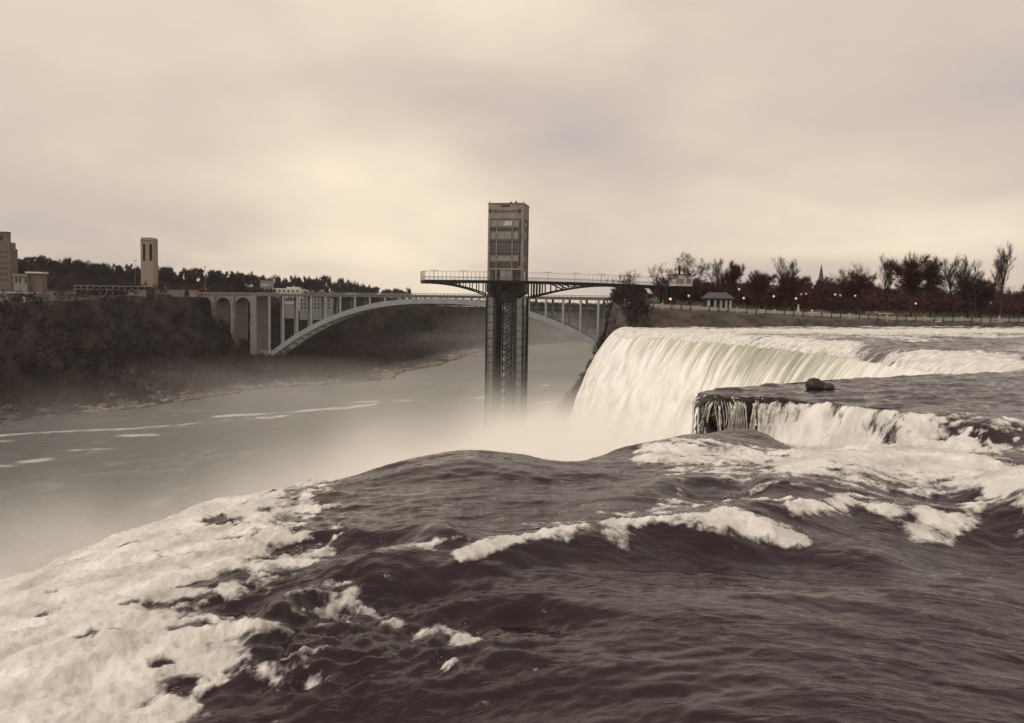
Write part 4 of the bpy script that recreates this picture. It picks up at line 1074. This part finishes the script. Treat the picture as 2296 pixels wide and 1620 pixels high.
for y in (-DW / 2, DW / 2):
    strip('top_chord', y - .2, y + .2, lambda x: top(x) - .95, lambda x: top(x) - .25, 0, DL, 40, M['dark_metal'])
    strip('bottom_chord', y - .2, y + .2, low, lambda x: low(x) + .5, 0, xt0, 24, M['dark_metal'])
    strip('bottom_chord', y - .2, y + .2, low, lambda x: low(x) + .5, xt1, DL, 40, M['dark_metal'])
    xs_ = list(np.arange(0, xt0 * .55, 1.15)) + list(np.arange(xt0 * .55, xt0, 2.4)) + list(np.arange(xt1 + .5, xt1 + 5, 1.1)) + list(np.arange(xt1 + 9, DL, 4.6))
    for i, x in enumerate(xs_):
        w = .30 if x < xt0 else .42
        MB().box(x - w / 2, x + w / 2, y - .15, y + .15, low(x) + .45, top(x) - .9).build('truss_post', M['dark_metal'], deck)
    for i in range(len(xs_) - 1):
        a, b = xs_[i], xs_[i + 1]
        if (xt0 * .5 > a) or a > xt1 + 5:
            if b - a < 6: mb = MB(); mb.bar((a, y, top(a) - .7), (b, y, low(b) + .3), .26 if a < xt0 else .42); mb.build('truss_brace', M['dark_metal'], deck)
    # railing with high posts and a wire fence above
    rl = strip('railing', y * 1.1 - .04, y * 1.1 + .04, lambda x: top(x) + 1.05, lambda x: top(x) + 1.15, 0, DL, 40, M['steel'])
    fe = strip('fence_rail', y * 1.1 - .02, y * 1.1 + .02, lambda x: top(x) + 3.0, lambda x: top(x) + 3.06, 0, DL, 40, M['steel'])
    for i in range(int(DL / 1.5)):
        x = .1 + i * 1.5
        MB().box(x - .03, x + .03, y * 1.1 - .03, y * 1.1 + .03, top(x), top(x) + (3.0)).build('fence_post', M['steel'], deck)
    pn = MB()
    for i in range(int(DL / .18)):
        x = .1 + i * .18; pn.box(x - .008, x + .008, y * 1.1 - .01, y * 1.1 + .01, top(x), top(x) + 1.05)
    pn.build('railing_bars', M['steel'], deck)['kind'] = 'stuff'
for i in range(9):
    x = 4 + i * DL / 9.2
    l_ = empty('deck_lamp'); l_.parent = deck
    MB().tube((x, 0, top(x)), (x, 0, top(x) + 3.3), .06).build('pole', M['steel'], l_)
    MB().box(x - 1.5, x + 1.5, -.15, .15, top(x) + 3.3, top(x) + 3.42).build('lamp_arm', M['steel'], l_)
ef = MB(); ef.box(-.2, -.05, -DW / 2 - .3, DW / 2 + .3, 2.9, 3.05); ef.box(-.2, -.05, -DW / 2 - .3, DW / 2 + .3, 1.0, 1.15); [ef.box(-.2, -.05, y - .06, y + .06, -1.2, 3.0) for y in (-3.2, -1.6, 0, 1.6, 3.2)]; ef.build('end_frame', M['steel'], deck)
# landward support legs
for x in (DL * .955, DL * .975, DL * .99):
    gx = dl[0] + math.cos(drz) * x; gy = dl[1] + math.sin(drz) * x
    gz = east_ground(gx, gy) - dl[2] - .3
    for y in (-2.4, 2.4): MB().box(x - .35, x + .35, y - .35, y + .35, gz, top(x) - .9).build('support_leg', M['dark_metal'], deck)
# white booth at the landward end
bp_ = at(1526, 641, 343)
booth = empty('ticket_booth', (float(bp_[0]), 343.0, float(bp_[2])), drz); tag(booth, 'white boxy booth with roof frame at the landward end of the walkway', 'booth')
MB().box(-3.6, 3.6, -2.5, 2.5, 0, 4.0).build('wall', M['white'], booth)
for i in range(5): MB().box(-2.9 + i * .62, -2.45 + i * .62, -2.56, -2.49, .9, 2.6).build('window', M['grey_wall'], booth)
MB().box(1.0, 3.0, -2.55, -2.49, .9, 2.6).build('panel', M['grey_wall'], booth)
MB().box(-3.8, 3.0, -2.7, 2.7, 4.0, 4.3).build('roof', M['dark_metal'], booth)
fr = MB()
for x in (-3.0, -1.6, -1.2, .6): fr.box(x - .12, x + .12, -1.6, -1.4, 4.3, 6.8)
fr.box(-3.1, .7, -1.6, -1.4, 6.5, 6.7); fr.box(-1.8, -1.0, -1.65, -1.35, 4.3, 7.6)
fr.build('roof_frame', M['dark_metal'], booth)

# ================================================================== BUILDINGS ACROSS THE GORGE
def block(name, label, px0, px1, ptop, Y, depth, m, rz=0.0, zbase=None, cat='building'):
    A, B = at(px0, ptop, Y), at(px1, ptop, Y)
    cx = (A[0] + B[0]) / 2; w = B[0] - A[0]
    zb = west_ground(cx, Y + depth / 2) - 2 if zbase is None else zbase
    o = empty(name, (cx, Y, zb), rz); tag(o, label, cat)
    return o, w, (A[2] + B[2]) / 2 - zb, zb
# carillon tower
o, w, H, zb = block('carillon_tower', 'pale limestone bell tower with tall belfry slots beside the bridge plaza', 315, 343, 536, 800, 14, M['limestone'])
w2 = w / 2
cz = lambda py: at(334, py, 800)[2] - zb
MB().box(-w2, w2, 0, w, 0, cz(584)).build('tower_shaft', M['limestone'], o)
bel = empty('belfry'); bel.parent = o
for xa, xb in ((-1, -.66), (-.24, .10), (.10, .38), (.86, 1)):
    MB().box(xa * w2, xb * w2 - .005, .0, w, cz(584) + .01, cz(546)).build('pillar', M['limestone'], bel)
MB().box(-w2 * .98, w2 * .98, w * .12, w * .9, cz(584) + .02, cz(546)).build('louver', M['dark'], bel)
mb = MB(); mb.prism([(-w2 - .05, cz(546) + .01), (w2 + .05, cz(546) + .01), (w2 + .05, cz(536)), (w2 * .86, cz(532)), (-w2 * .86, cz(532)), (-w2 - .05, cz(536))], -.05, w + .05); mb.build('crown_block', M['limestone'], o)
MB().box(-w2 * .95, w2 * .95, -.12, -.05, cz(541), cz(538)).build('frieze', M['brick'], o)
MB().box(-w2 * .45, w2 * .1, -.06, .02, cz(631), cz(629)).build('window', M['dark'], o); MB().box(-w2 * .5, w2 * .05, -.06, .02, cz(638), cz(634)).build('window', M['dark'], o)
# stepped hotel on the far left
o, w, H, zb = block('hotel_tower', 'stepped brown brick hotel tower at the far left skyline', -62, 22, 541, 780, 24, M['brick'])
hz = lambda py: at(0, py, 780)[2] - zb
MB().box(-w / 2, w / 2, 0, 12, 0, hz(556)).build('wall', M['brick'], o); MB().box(-w / 2 + .5, w / 2 - 1.0, 1, 11, hz(556) + .01, hz(542)).build('upper_storey', M['brick'], o)
MB().box(-w / 2 + 3, w / 2 - 4, 3, 9, hz(542) + .01, hz(520)).build('penthouse', M['brick'], o); MB().box(-w / 2 + 2.6, w / 2 - 3.6, 2.6, 9.4, hz(520) + .01, hz(518)).build('roof', M['roof'], o)
MB().box(-w / 2 + 6, w / 2 - 7, 2.9, 3.01, hz(537), hz(526)).build('window', M['dark'], o)
for r_ in range(6):
    for c_ in range(12):
        x = -w / 2 + 1.6 + c_ * (w - 2.6) / 12; z1 = hz(561 + r_ * 12.5)
        MB().box(x, x + 1.2, -.06, .02, z1 - 2.3, z1).build('window', M['tower_red'], o)
# flat roofed building beside it
o, w, H, zb = block('flat_roofed_building', 'low building with a pale green flat roof right of the hotel tower', 30, 92, 612, 720, 20, M['grey_wall'])
fz = lambda py: at(60, py, 720)[2] - zb
MB().box(-w / 2, 0, 0, 9, 0, fz(618)).build('wall', M['grey_wall'], o); MB().box(0, w / 2, 2, 9, 0, fz(612)).build('wing', M['brick'], o)
MB().box(-w / 2 - .5, .3, -.8, 9.5, fz(618) + .01, fz(614)).build('roof', M['tower_light'], o); MB().box(-2, w / 2 + 1, .5, 9.5, fz(612) + .01, fz(608.5)).build('roof', M['white'], o)
for x in (-w / 2 + 1.5, -w / 2 + 4.5, -w / 2 + 9): MB().box(x, x + 1.5, -.06, .02, fz(634), fz(622)).build('window', M['dark'], o)
# kiosk at the rim, bottom left
o, w, H, zb = block('rim_pavilion', 'grey pavilion with a dark opening on the rim at the far left', -40, 58, 656, 480, 12, M['grey_wall'])
rz_ = lambda py: at(10, py, 480)[2] - zb
MB().box(-w / 2, w / 2, 0, 12, 0, rz_(656)).build('wall', M['grey_wall'], o); MB().box(-w / 2 - .5, w / 2 + .3, -.6, 12.5, rz_(656) + .01, rz_(654)).build('roof', M['white'], o)
MB().box(w * .18, w * .40, -.08, .02, .3, rz_(667)).build('doorway', M['dark'], o); MB().box(w * .42, w * .48, -.08, .02, rz_(676), rz_(664)).build('window', M['white'], o)
# bridge plaza with open galleries
o, w, H, zb = block('plaza_building', 'long low customs building with open galleries at the bridge plaza', 165, 325, 640, 640, 18, M['grey_wall'])
pz = lambda py: at(245, py, 640)[2] - zb
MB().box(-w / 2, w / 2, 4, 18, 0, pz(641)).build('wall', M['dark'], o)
for py, hh in ((640, .5), (648, .5), (660.5, .7)): MB().box(-w / 2 - .4, w / 2, 0, 18, pz(py) - hh, pz(py)).build('floor_slab', M['grey_wall'], o)
for i in range(12): x = -w / 2 + .6 + i * (w - 1.2) / 11; MB().box(x - .25, x + .25, .3, .8, 0, pz(641)).build('column', M['grey_wall'], o)
MB().box(w / 2 - 12, w / 2, -.1, 3, 0, pz(648) - .51).build('end_wall', M['grey_wall'], o)
o, w, H, zb = block('retaining_wall', 'long stone retaining wall under the road to the viaduct', 255, 440, 650, 700, 6, M['grey_wall'], cat='wall')
MB().box(-w / 2, w / 2, 0, 5, 0, H).build('wall', M['viaduct'], o); MB().box(-w / 2, w / 2, -.3, 5.3, H + .01, H + .5).build('coping', M['grey_wall'], o)
# white building over the deck and its grey neighbour
o, w, H, zb = block('white_building', 'long white low building on the rim behind the bridge deck', 610, 673, 645, 900, 14, M['white'])
wz = lambda py: at(640, py, 900)[2] - zb
MB().box(-w / 2, w / 2, 0, 14, 0, wz(646)).build('wall', M['white'], o); MB().box(0, w * .42, 1, 13, wz(646) + .01, wz(642.5)).build('attic', M['white'], o)
for i in range(6): x = -w / 2 + 2 + i * w / 6.3; MB().box(x, x + 1.9, -.1, .02, wz(653.5), wz(649.5)).build('window', M['dark'], o)
o, w, H, zb = block('grey_block', 'square pale grey block left of the white building', 583, 607, 629, 910, 12, M['grey_wall'])
MB().box(-w / 2, w / 2, 0, 12, 0, H).build('wall', M['tower_light'], o); MB().box(-w / 2 - .2, w / 2 + .2, -.2, 12.2, H + .01, H + .5).build('roof', M['grey_wall'], o)
MB().box(-w * .3, w * .3, -.08, .02, H - 5, H - 3).build('sign_panel', M['pale_stone'], o)
o, w, H, zb = block('riverside_hotel', 'pale low hotel on the slope seen under the bridge deck', 672, 742, 667, 850, 12, M['grey_wall'], zbase=-9)
MB().box(-w / 2, w / 2, 0, 12, 0, H).build('wall', M['tower_light'], o)
for r_ in range(3):
    for i in range(9): x = -w / 2 + 1 + i * w / 9.2; MB().box(x, x + 1.4, -.08, .02, H - 3 - r_ * 3.6, H - 1.2 - r_ * 3.6).build('window', M['dark'], o)
o, w, H, zb = block('riverside_house', 'small brown house left of the pale hotel under the deck', 634, 664, 671, 850, 10, M['grey_wall'], zbase=-8)
MB().box(-w / 2, w / 2, 0, 10, 0, H).build('wall', M['grey_wall'], o); MB().prism([(-w / 2 - .5, H + .01), (w / 2 + .5, H + .01), (0, H + 2.5)], -.5, 10.5).build('roof', M['roof'], o)
for i in range(5): x = -w / 2 + 1.5 + i * w / 5.4; MB().box(x, x + 1.5, -.08, .02, H - 4, H - 2).build('window', M['white'], o)
# conifers and masts by the plaza
def conifer(px, ptop, pbase, Y, lab):
    A, B = at(px, ptop, Y), at(px, pbase, Y); hh = A[2] - B[2]
    o = empty('conifer', (float(A[0]), float(Y), float(B[2]))); tag(o, lab, 'tree')
    MB().tube((0, 0, -2), (0, 0, hh * .9), .25, .05, 6).build('trunk', M['bark'], o)
    g = random.Random(int(px)); v, f = [], []
    for i in range(420):
        t = g.random() ** .8; rad = hh * .30 * (1 - t) + .12; a = g.uniform(0, 6.28); z = hh * (.06 + .94 * t)
        p0 = Vector((0, 0, z)); d = Vector((math.cos(a), math.sin(a), -.30)); s = Vector((-math.sin(a), math.cos(a), 0)) * rad * .28
        e_ = p0 + d * rad * g.uniform(.7, 1.1); k = len(v); v += [p0, p0 + (e_ - p0) * .7 + s, e_, p0 + (e_ - p0) * .7 - s]; f.append((k, k + 1, k + 2, k + 3))
    MB().add(v, f).build('crown', M['conifer'], o)
conifer(418, 634, 664, 680, 'dark pointed conifer beside the viaduct at its left end'); conifer(482, 641, 655, 790, 'small dark conifer rising above the viaduct parapet')
for px, ptop, Y, lab in ((303, 583, 850, 'thin tall floodlight mast just left of the bell tower'), (460, 597, 800, 'thin tall floodlight mast above the stone viaduct')):
    A = at(px, ptop, Y); B = west_ground(A[0], Y)
    o = empty('light_mast', (float(A[0]), float(Y), B)); tag(o, lab, 'lamp post', 'tall light masts'); MB().tube((0, 0, 0), (0, 0, A[2] - B), .28, .14, 6).build('pole', M['steel'], o); MB().box(-1.2, 1.2, -.3, .3, A[2] - B - .6, A[2] - B).build('lamp_head', M['steel'], o)
for px, py, wh in ((371, 645, 'nearest the bell tower'), (408, 646, 'just left of the tall conifer'), (452, 647, 'right of the tall conifer'), (462, 648, 'nearest the small conifer')):
    A = at(px, py, 775); B = A[2] - 4
    o = empty('traffic_signal', (float(A[0]), 775.0, float(B))); tag(o, 'red traffic light on the plaza road ' + wh, 'traffic light', 'red signals on the plaza road')
    MB().tube((0, 0, -3), (0, 0, 3.6), .1, .1, 6).build('pole', M['dark_metal'], o); MB().box(-.35, .35, -.2, .3, 3.2, 4.6).build('signal_head', M['dark_metal'], o); MB().tube((0, -.2, 4.1), (0, -.32, 4.1), .38, .38, 8).build('signal_lens', M['red_light'], o)

# ================================================================== THE PARK SHORE
def shore_pt(px, off):
    """point on the park shore line seen at px, moved inland by off metres"""
    Y = 270.0
    for _ in range(20):
        X = (px - CX) / FPX * Y; Y = shoreline(X) + off
    return X, Y, east_ground(X, Y)
# stone parapet in pieces, with posts and a rail
wall = empty('parapet_wall', shore_pt(1640, 26)); tag(wall, 'long pale stone parapet running along the far shore of the falls', 'wall')
wo_ = Vector(wall.location)
pxs = list(np.arange(1398, 2420, 21))
for i, px in enumerate(pxs[:-1]):
    a = Vector(shore_pt(px, 26)); b = Vector(shore_pt(pxs[i + 1], 26)); za = float(np.interp(px, [1395, 1640, 2023, 2296], [6.0, 4.75, 2.7, 2.7])); zb_ = float(np.interp(pxs[i + 1], [1395, 1640, 2023, 2296], [6.0, 4.75, 2.7, 2.7]))
    a.z, b.z = za + .35, zb_ + .35; a, b = a - wo_, b - wo_
    d = (b - a); a2 = a + d * .06; b2 = a + d * .94
    mb = MB(); hgt = 1.0 if i % 7 else 1.25
    mb.bar(a2 + Vector((0, 0, .45)), b2 + Vector((0, 0, .45)), .5, hgt); mb.build('wall_panel', M['pale_stone'], wall)
    mb = MB(); mb.box(a.x - .25, a.x + .25, a.y - .25, a.y + .25, a.z - .8, a.z + (1.35 if i % 5 else 1.9)); mb.build('post', M['brown_metal'] if i % 4 else M['pale_stone'], wall)
# dark retaining drop below the parapet
mb = MB()
for i in range(11, len(pxs) - 1):
    a = Vector(shore_pt(pxs[i], 24.6)); b = Vector(shore_pt(pxs[i + 1], 24.6))
    za = float(np.interp(pxs[i], [1395, 1640, 2023, 2296], [6.0, 4.75, 2.7, 2.7])) - .6; zb_ = float(np.interp(pxs[i + 1], [1395, 1640, 2023, 2296], [6.0, 4.75, 2.7, 2.7])) - .6
    mb.add([(a.x, a.y, za - 2.4), (b.x, b.y, zb_ - 2.4), (b.x, b.y, zb_), (a.x, a.y, za), (a.x, a.y + 1.2, za - 2.4), (b.x, b.y + 1.2, zb_ - 2.4), (b.x, b.y + 1.2, zb_), (a.x, a.y + 1.2, za)],
           [(0, 1, 2, 3), (3, 2, 6, 7), (4, 7, 6, 5)])
o = mb.build('revetment', M['rock']); tag(o, 'dark stone revetment below the pale parapet', 'wall')
# stone shelter
X, Y, g = shore_pt(1612, 44)
o = empty('stone_shelter', (X, Y, g - .2), R(4)); tag(o, 'low stone shelter with dark openings and grey hipped roof near the parapet', 'shelter')
sw_ = 55 / FPX * Y
W2 = sw_ / 2
MB().box(-W2, W2, .6, 6, 0, 1.0).build('wall', M['grey_wall'], o)
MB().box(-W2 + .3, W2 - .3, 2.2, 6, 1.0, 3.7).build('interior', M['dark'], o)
for x in (-W2 + .5, -W2 * .36, W2 * .12, W2 * .55, W2 - .4): MB().box(x - .4, x + .4, .7, 1.5, 1.0, 3.7).build('pillar', M['pale_stone'], o)
MB().box(-W2 - .1, W2 + .1, .5, 6.1, 3.71, 4.3).build('beam', M['brown_metal'], o)
mb = MB(); mb.add([(-W2 - .8, -.1, 4.31), (W2 + .8, -.1, 4.31), (W2 + .8, 6.8, 4.31), (-W2 - .8, 6.8, 4.31), (-W2 * .75, 3.3, 6.4), (W2 * .75, 3.3, 6.4)], [(0, 1, 5, 4), (1, 2, 5), (2, 3, 4, 5), (3, 0, 4), (3, 2, 1, 0)]); mb.build('roof', M['roof'], o)
# lamps
lamps = [(1541, 663, 46, 0, 'left of the stone shelter'), (1500, 670, 40, 1, 'near the legs of the walkway'), (1653, 648, 60, 0, 'high above the stone shelter'), (1664, 668, 34, 0, 'just right of the stone shelter'), (1731, 664, 36, 0, 'alone halfway between shelter and monument'),
         (1781, 669, 34, 0, 'lowest of the cluster left of the spire'), (1792, 659, 70, 0, 'left of the side by side pair near the spire'), (1803, 658, 74, 0, 'right of the side by side pair near the spire'), (1868, 660, 60, 0, 'first right of the church spire'), (1880, 662, 66, 0, 'second right of the church spire'), (1913, 663, 60, 0, 'third right of the church spire'), (2049, 680, 40, 0, 'on the lawn under the largest maroon tree'), (2217, 678, 50, 0, 'far right in the dark trees')]
for px, py, off, lit, where in lamps:
    X, Y, g = shore_pt(px, off); P = at(px, py, Y); hh = max(3.0, P[2] - g)
    o = empty('park_lamp', (X, Y, P[2] - hh)); tag(o, ('orange lit globe lamp ' if lit else 'white globe park lamp ') + where, 'lamp', 'globe lamps in the park')
    MB().tube((0, 0, 0), (0, 0, hh), .09, .07, 6).build('pole', M['dark_metal'], o); MB().sphere((0, 0, hh), .42).build('globe', M['globe_lit'] if lit else M['globe'], o)
# church spire far behind
P = at(1842, 591, 620); o = empty('church_spire', (float(P[0]), 620.0, 5.0)); tag(o, 'dark thin church spire rising over the park thicket', 'spire')
sh = P[2] - 5; MB().box(-2.6, 2.6, -2.6, 2.6, 0, sh * .60).build('tower_base', M['roof'], o)
mb = MB(); mb.tube((0, 0, sh * .60 + .01), (0, 0, sh), 2.4, .06, 8); mb.build('spire', M['roof'], o)
# monument and parked cars
X, Y, g = shore_pt(1806, 46)
o = empty('monument', (X - 3, Y, g)); tag(o, 'pale stone monument with a small figure beside the parked cars', 'monument')
MB().box(-1.1, 1.1, -1.1, 1.1, -.3, 1.2).build('plinth', M['pale_stone'], o); MB().tube((0, 0, 1.2), (0, 0, 3.2), .55, .25, 8).build('statue', M['pale_stone'], o); MB().sphere((0, 0, 3.45), .28).build('statue_head', M['pale_stone'], o)
def car(px, off, rz, m, lab):
    X, Y, g = shore_pt(px, off); o = empty('parked_car', (X, Y, g + .15), rz); tag(o, lab, 'car', 'cars parked in the park')
    b = MB(); b.prism([(-2.2, .3), (2.2, .3), (2.25, .8), (1.3, .95), (-1.9, 1.0), (-2.25, .8)], -.85, .85); b.build('body', m, o)
    b = MB(); b.prism([(-1.8, 1.0), (1.2, .97), (.5, 1.5), (-1.2, 1.52)], -.75, .75); b.build('cabin', M['glass_dark'], o)
    MB().prism([(-1.2, 1.53), (.5, 1.51), (.4, 1.56), (-1.1, 1.58)], -.72, .72).build('roof', m, o)
    for x in (-1.35, 1.35):
        for y in (-.8, .8): MB().tube((x, y - .12, .32), (x, y + .12, .32), .32, .32, 12).build('wheel', M['dark_metal'], o)
car(1822, 52, .1, M['white'], 'white parked car beside the pale monument'); car(1836, 58, .0, M['grey_wall'], 'grey parked car behind the white one by the monument')
car(1968, 62, .05, M['white'], 'white parked car on the lawn road right of the spire'); car(1985, 64, .0, M['white'], 'second white parked car right of the lawn road car'); car(1950, 60, 0, M['steel'], 'grey parked car left of the two white lawn cars')
# walk behind the parapet
pv, pf = [], []
for i, px in enumerate(np.arange(1400, 2440, 20)):
    for off in (27, 31): 
        X, Y, g = shore_pt(px, off); pv.append((X, Y, g + .12))
    if i: k = len(pv) - 4; pf.append((k, k + 2, k + 3, k + 1))
o = MB().add(pv, pf).build('path', M['pale_stone']); tag(o, kind='structure')

# ---- people
def person_mesh(name, coat, arm=0.0):
    me = bpy.data.meshes.new(name)
    v = [(0, 0, .95), (0, 0, 1.15), (0, 0, 1.42), (0, 0, 1.52), (0, -.01, 1.66), (.10, 0, .92), (.11, -.02, .50), (.11, 0, .08), (.11, -.14, .05), (-.10, 0, .92), (-.11, .02, .50), (-.11, .03, .08), (-.11, -.11, .05),
         (.20, 0, 1.40), (.25, .02, 1.12), (.22, -.12 - arm, .92 + arm), (-.20, 0, 1.40), (-.25, .02, 1.12), (-.22, -.10 - arm, .92 + arm)]
    e = [(0, 1), (1, 2), (2, 3), (3, 4), (0, 5), (5, 6), (6, 7), (7, 8), (0, 9), (9, 10), (10, 11), (11, 12), (2, 13), (13, 14), (14, 15), (2, 16), (16, 17), (17, 18)]
    rad = [.16, .15, .15, .06, .11, .10, .075, .05, .045, .10, .075, .05, .045, .075, .055, .04, .075, .055, .04]
    me.from_pydata(v, e, []); me.materials.append(coat)
    o = bpy.data.objects.new(name, me); link(o)
    md = o.modifiers.new('skin', 'SKIN'); md.use_smooth_shade = True
    for i, r in enumerate(rad): me.skin_vertices[0].data[i].radius = (r, r * .85)
    me.skin_vertices[0].data[0].use_root = True
    o.modifiers.new('sub', 'SUBSURF').levels = 1
    return o
def person(loc, coat, lab, rz=0.0, arm=0.0):
    o = person_mesh('person', coat, arm); o.location = loc; o.rotation_euler = (0, 0, rz); tag(o, lab, 'person', 'visitors')
    MB().sphere((0, -.01, 1.68), .115, 8, 6, 1.2).build('head', M['skin'], o); MB().sphere((0, .015, 1.73), .118, 8, 6, .95).build('hair', M['dark'], o)
for fx, lab in ((DL * (1352 - 948) / 564, 'left of two dark clad visitors standing on the walkway deck'), (DL * (1366 - 948) / 564, 'right of two dark clad visitors standing on the walkway deck')):
    c, s = math.cos(drz), math.sin(drz)
    person((dl[0] + c * fx, dl[1] + s * fx, dl[2] + top(fx)), M['coat_dark'], lab, 1.0, .1)
for px, off, coat, lab in ((1586, 33, 'coat_tan', 'visitor in a tan coat at the left corner of the stone shelter'), (1668, 30, 'coat_dark', 'visitor in dark clothes right of the stone shelter'), (1684, 31, 'coat_blue', 'visitor in a blue coat behind the parapet right of the shelter'), (1442, 29, 'coat_dark', 'visitor in dark clothes near the cliff end of the parapet'),
                           (1762, 36, 'coat_tan', 'visitor in a tan coat on the lawn left of the monument'), (1911, 40, 'coat_blue', 'visitor in pale blue on the lawn right of the spire'), (1836, 33, 'coat_tan', 'visitor in brown behind the parapet below the parked cars')):
    X, Y, g = shore_pt(px, off); person((X, Y, g), M[coat], lab, random.uniform(0, 6))

# ================================================================== MIST AND HAZE
def mist(name, lo, hi, res, blobs, noise_scale, noise_lo, noise_hi, ceil=None, step=2.0):
    mt = bpy.data.materials.new(name); mt.use_nodes = True; N, L = mt.node_tree.nodes, mt.node_tree.links; N.clear()
    mo = N.new('ShaderNodeOutputMaterial'); pv = N.new('ShaderNodeVolumePrincipled'); pv.inputs['Color'].default_value = (1.0, .985, .95, 1); pv.inputs['Density'].default_value = 1.0; pv.inputs['Anisotropy'].default_value = 0.0
    L.new(pv.outputs[0], mo.inputs['Volume'])
    mt.cycles.volume_step_rate = step
    ng = bpy.data.node_groups.new(name + '_field', 'GeometryNodeTree'); ng.interface.new_socket('Geometry', in_out='INPUT', socket_type='NodeSocketGeometry'); ng.interface.new_socket('Geometry', in_out='OUTPUT', socket_type='NodeSocketGeometry')
    n, l = ng.nodes, ng.links
    out = n.new('NodeGroupOutput'); pos = n.new('GeometryNodeInputPosition')
    def mth(op, a, b=None, c=None):
        x = n.new('ShaderNodeMath'); x.operation = op
        for i, v in enumerate((a, b, c)):
            if v is None: continue
            if isinstance(v, (int, float)): x.inputs[i].default_value = v
            else: l.new(v, x.inputs[i])
        return x.outputs[0]
    def vmt(op, a, b):
        x = n.new('ShaderNodeVectorMath'); x.operation = op
        for i, v in enumerate((a, b)):
            if isinstance(v, tuple): x.inputs[i].default_value = v
            else: l.new(v, x.inputs[i])
        return x
    nz = n.new('ShaderNodeTexNoise'); nz.inputs['Scale'].default_value = noise_scale; nz.inputs['Detail'].default_value = 4; nz.inputs['Roughness'].default_value = .55; l.new(pos.outputs[0], nz.inputs['Vector'])
    acc = 0.0
    for c, r_, d in blobs:
        v = vmt('DIVIDE', vmt('SUBTRACT', pos.outputs[0], tuple(c)).outputs[0], tuple(r_))
        q = vmt('DOT_PRODUCT', v.outputs[0], v.outputs[0])
        acc = mth('ADD', acc, mth('MULTIPLY', mth('EXPONENT', mth('MULTIPLY', mth('POWER', q.outputs['Value'], 1.6), -1.0)), d))
    mr = n.new('ShaderNodeMapRange'); mr.inputs[1].default_value = .35; mr.inputs[2].default_value = .68; mr.inputs[3].default_value = noise_lo; mr.inputs[4].default_value = noise_hi; l.new(nz.outputs[0], mr.inputs[0])
    acc = mth('MULTIPLY', acc, mr.outputs[0])
    acc = mth('MAXIMUM', mth('SUBTRACT', acc, .00012), 0.0)
    vc = n.new('GeometryNodeVolumeCube'); l.new(acc, vc.inputs['Density']); vc.inputs['Min'].default_value = lo; vc.inputs['Max'].default_value = hi
    for k, v in zip(('Resolution X', 'Resolution Y', 'Resolution Z'), res): vc.inputs[k].default_value = v
    sm = n.new('GeometryNodeSetMaterial'); sm.inputs['Material'].default_value = mt
    l.new(vc.outputs[0], sm.inputs[0]); l.new(sm.outputs[0], out.inputs[0])
    me = bpy.data.meshes.new(name); me.from_pydata([lo, hi], [], []); me.materials.append(mt)
    o = link(bpy.data.objects.new(name, me)); md = o.modifiers.new('field', 'NODES'); md.node_group = ng
    return tag(o, kind='stuff')
mist('mist', (-130, 24, -46), (48, 345, 6), (90, 160, 30), [
    ((4, 84, -25), (15, 24, 13), .16), ((14, 95, -41), (24, 34, 23), .20), ((12, 150, -40), (26, 45, 20), .22), ((11, 200, -40), (20, 36, 17), .16), ((16, 250, -44), (14, 22, 14), .06),
    ((-12, 112, -40), (20, 42, 22), .17), ((-32, 118, -43), (28, 50, 20), .032), ((-6, 55, -30), (14, 26, 19), .09), ((-4, 185, -36), (9, 26, 18), .05)],
    .085, .0, 1.9)
mist('spray', (-22, 5, -8), (-2, 33, 2.4), (66, 92, 34), [((-12.5, 24, -2.6), (3.0, 4.5, 2.2), .14), ((-13.5, 18, -2.8), (3.2, 5, 2.6), .20), ((-13.5, 12, -2.8), (3.4, 5, 2.7), .22), ((-9, 27, -1.4), (2.2, 2.5, 1.3), .07), ((-8, 13, -1.8), (2.0, 6, 1.1), .08)], .35, .0, 1.6, step=1.5)
mist('river_mist', (-330, 250, -46), (120, 1500, 0), (60, 120, 16), [((-150, 450, -46), (110, 200, 16), .0034), ((-60, 760, -46), (130, 260, 14), .0007), ((60, 1150, -46), (190, 280, 44), .0018)], .014, .1, 1.5, step=1.5)

hz_ = MB().box(-3400, 3400, -400, 3500, -60, 82).build('haze', None); tag(hz_, kind='stuff')
hm = bpy.data.materials.new('haze'); hm.use_nodes = True; N, L = hm.node_tree.nodes, hm.node_tree.links; N.clear()
mo = N.new('ShaderNodeOutputMaterial'); pv = N.new('ShaderNodeVolumePrincipled'); pv.inputs['Color'].default_value = (.95, .93, .90, 1); pv.inputs['Density'].default_value = .00004
L.new(pv.outputs[0], mo.inputs['Volume']); hz_.data.materials.append(hm)
tot = 0
for o in col.objects:
    if o.type == 'MESH': tot += len(o.data.polygons)
print('faces', tot, 'objects', len(col.objects))
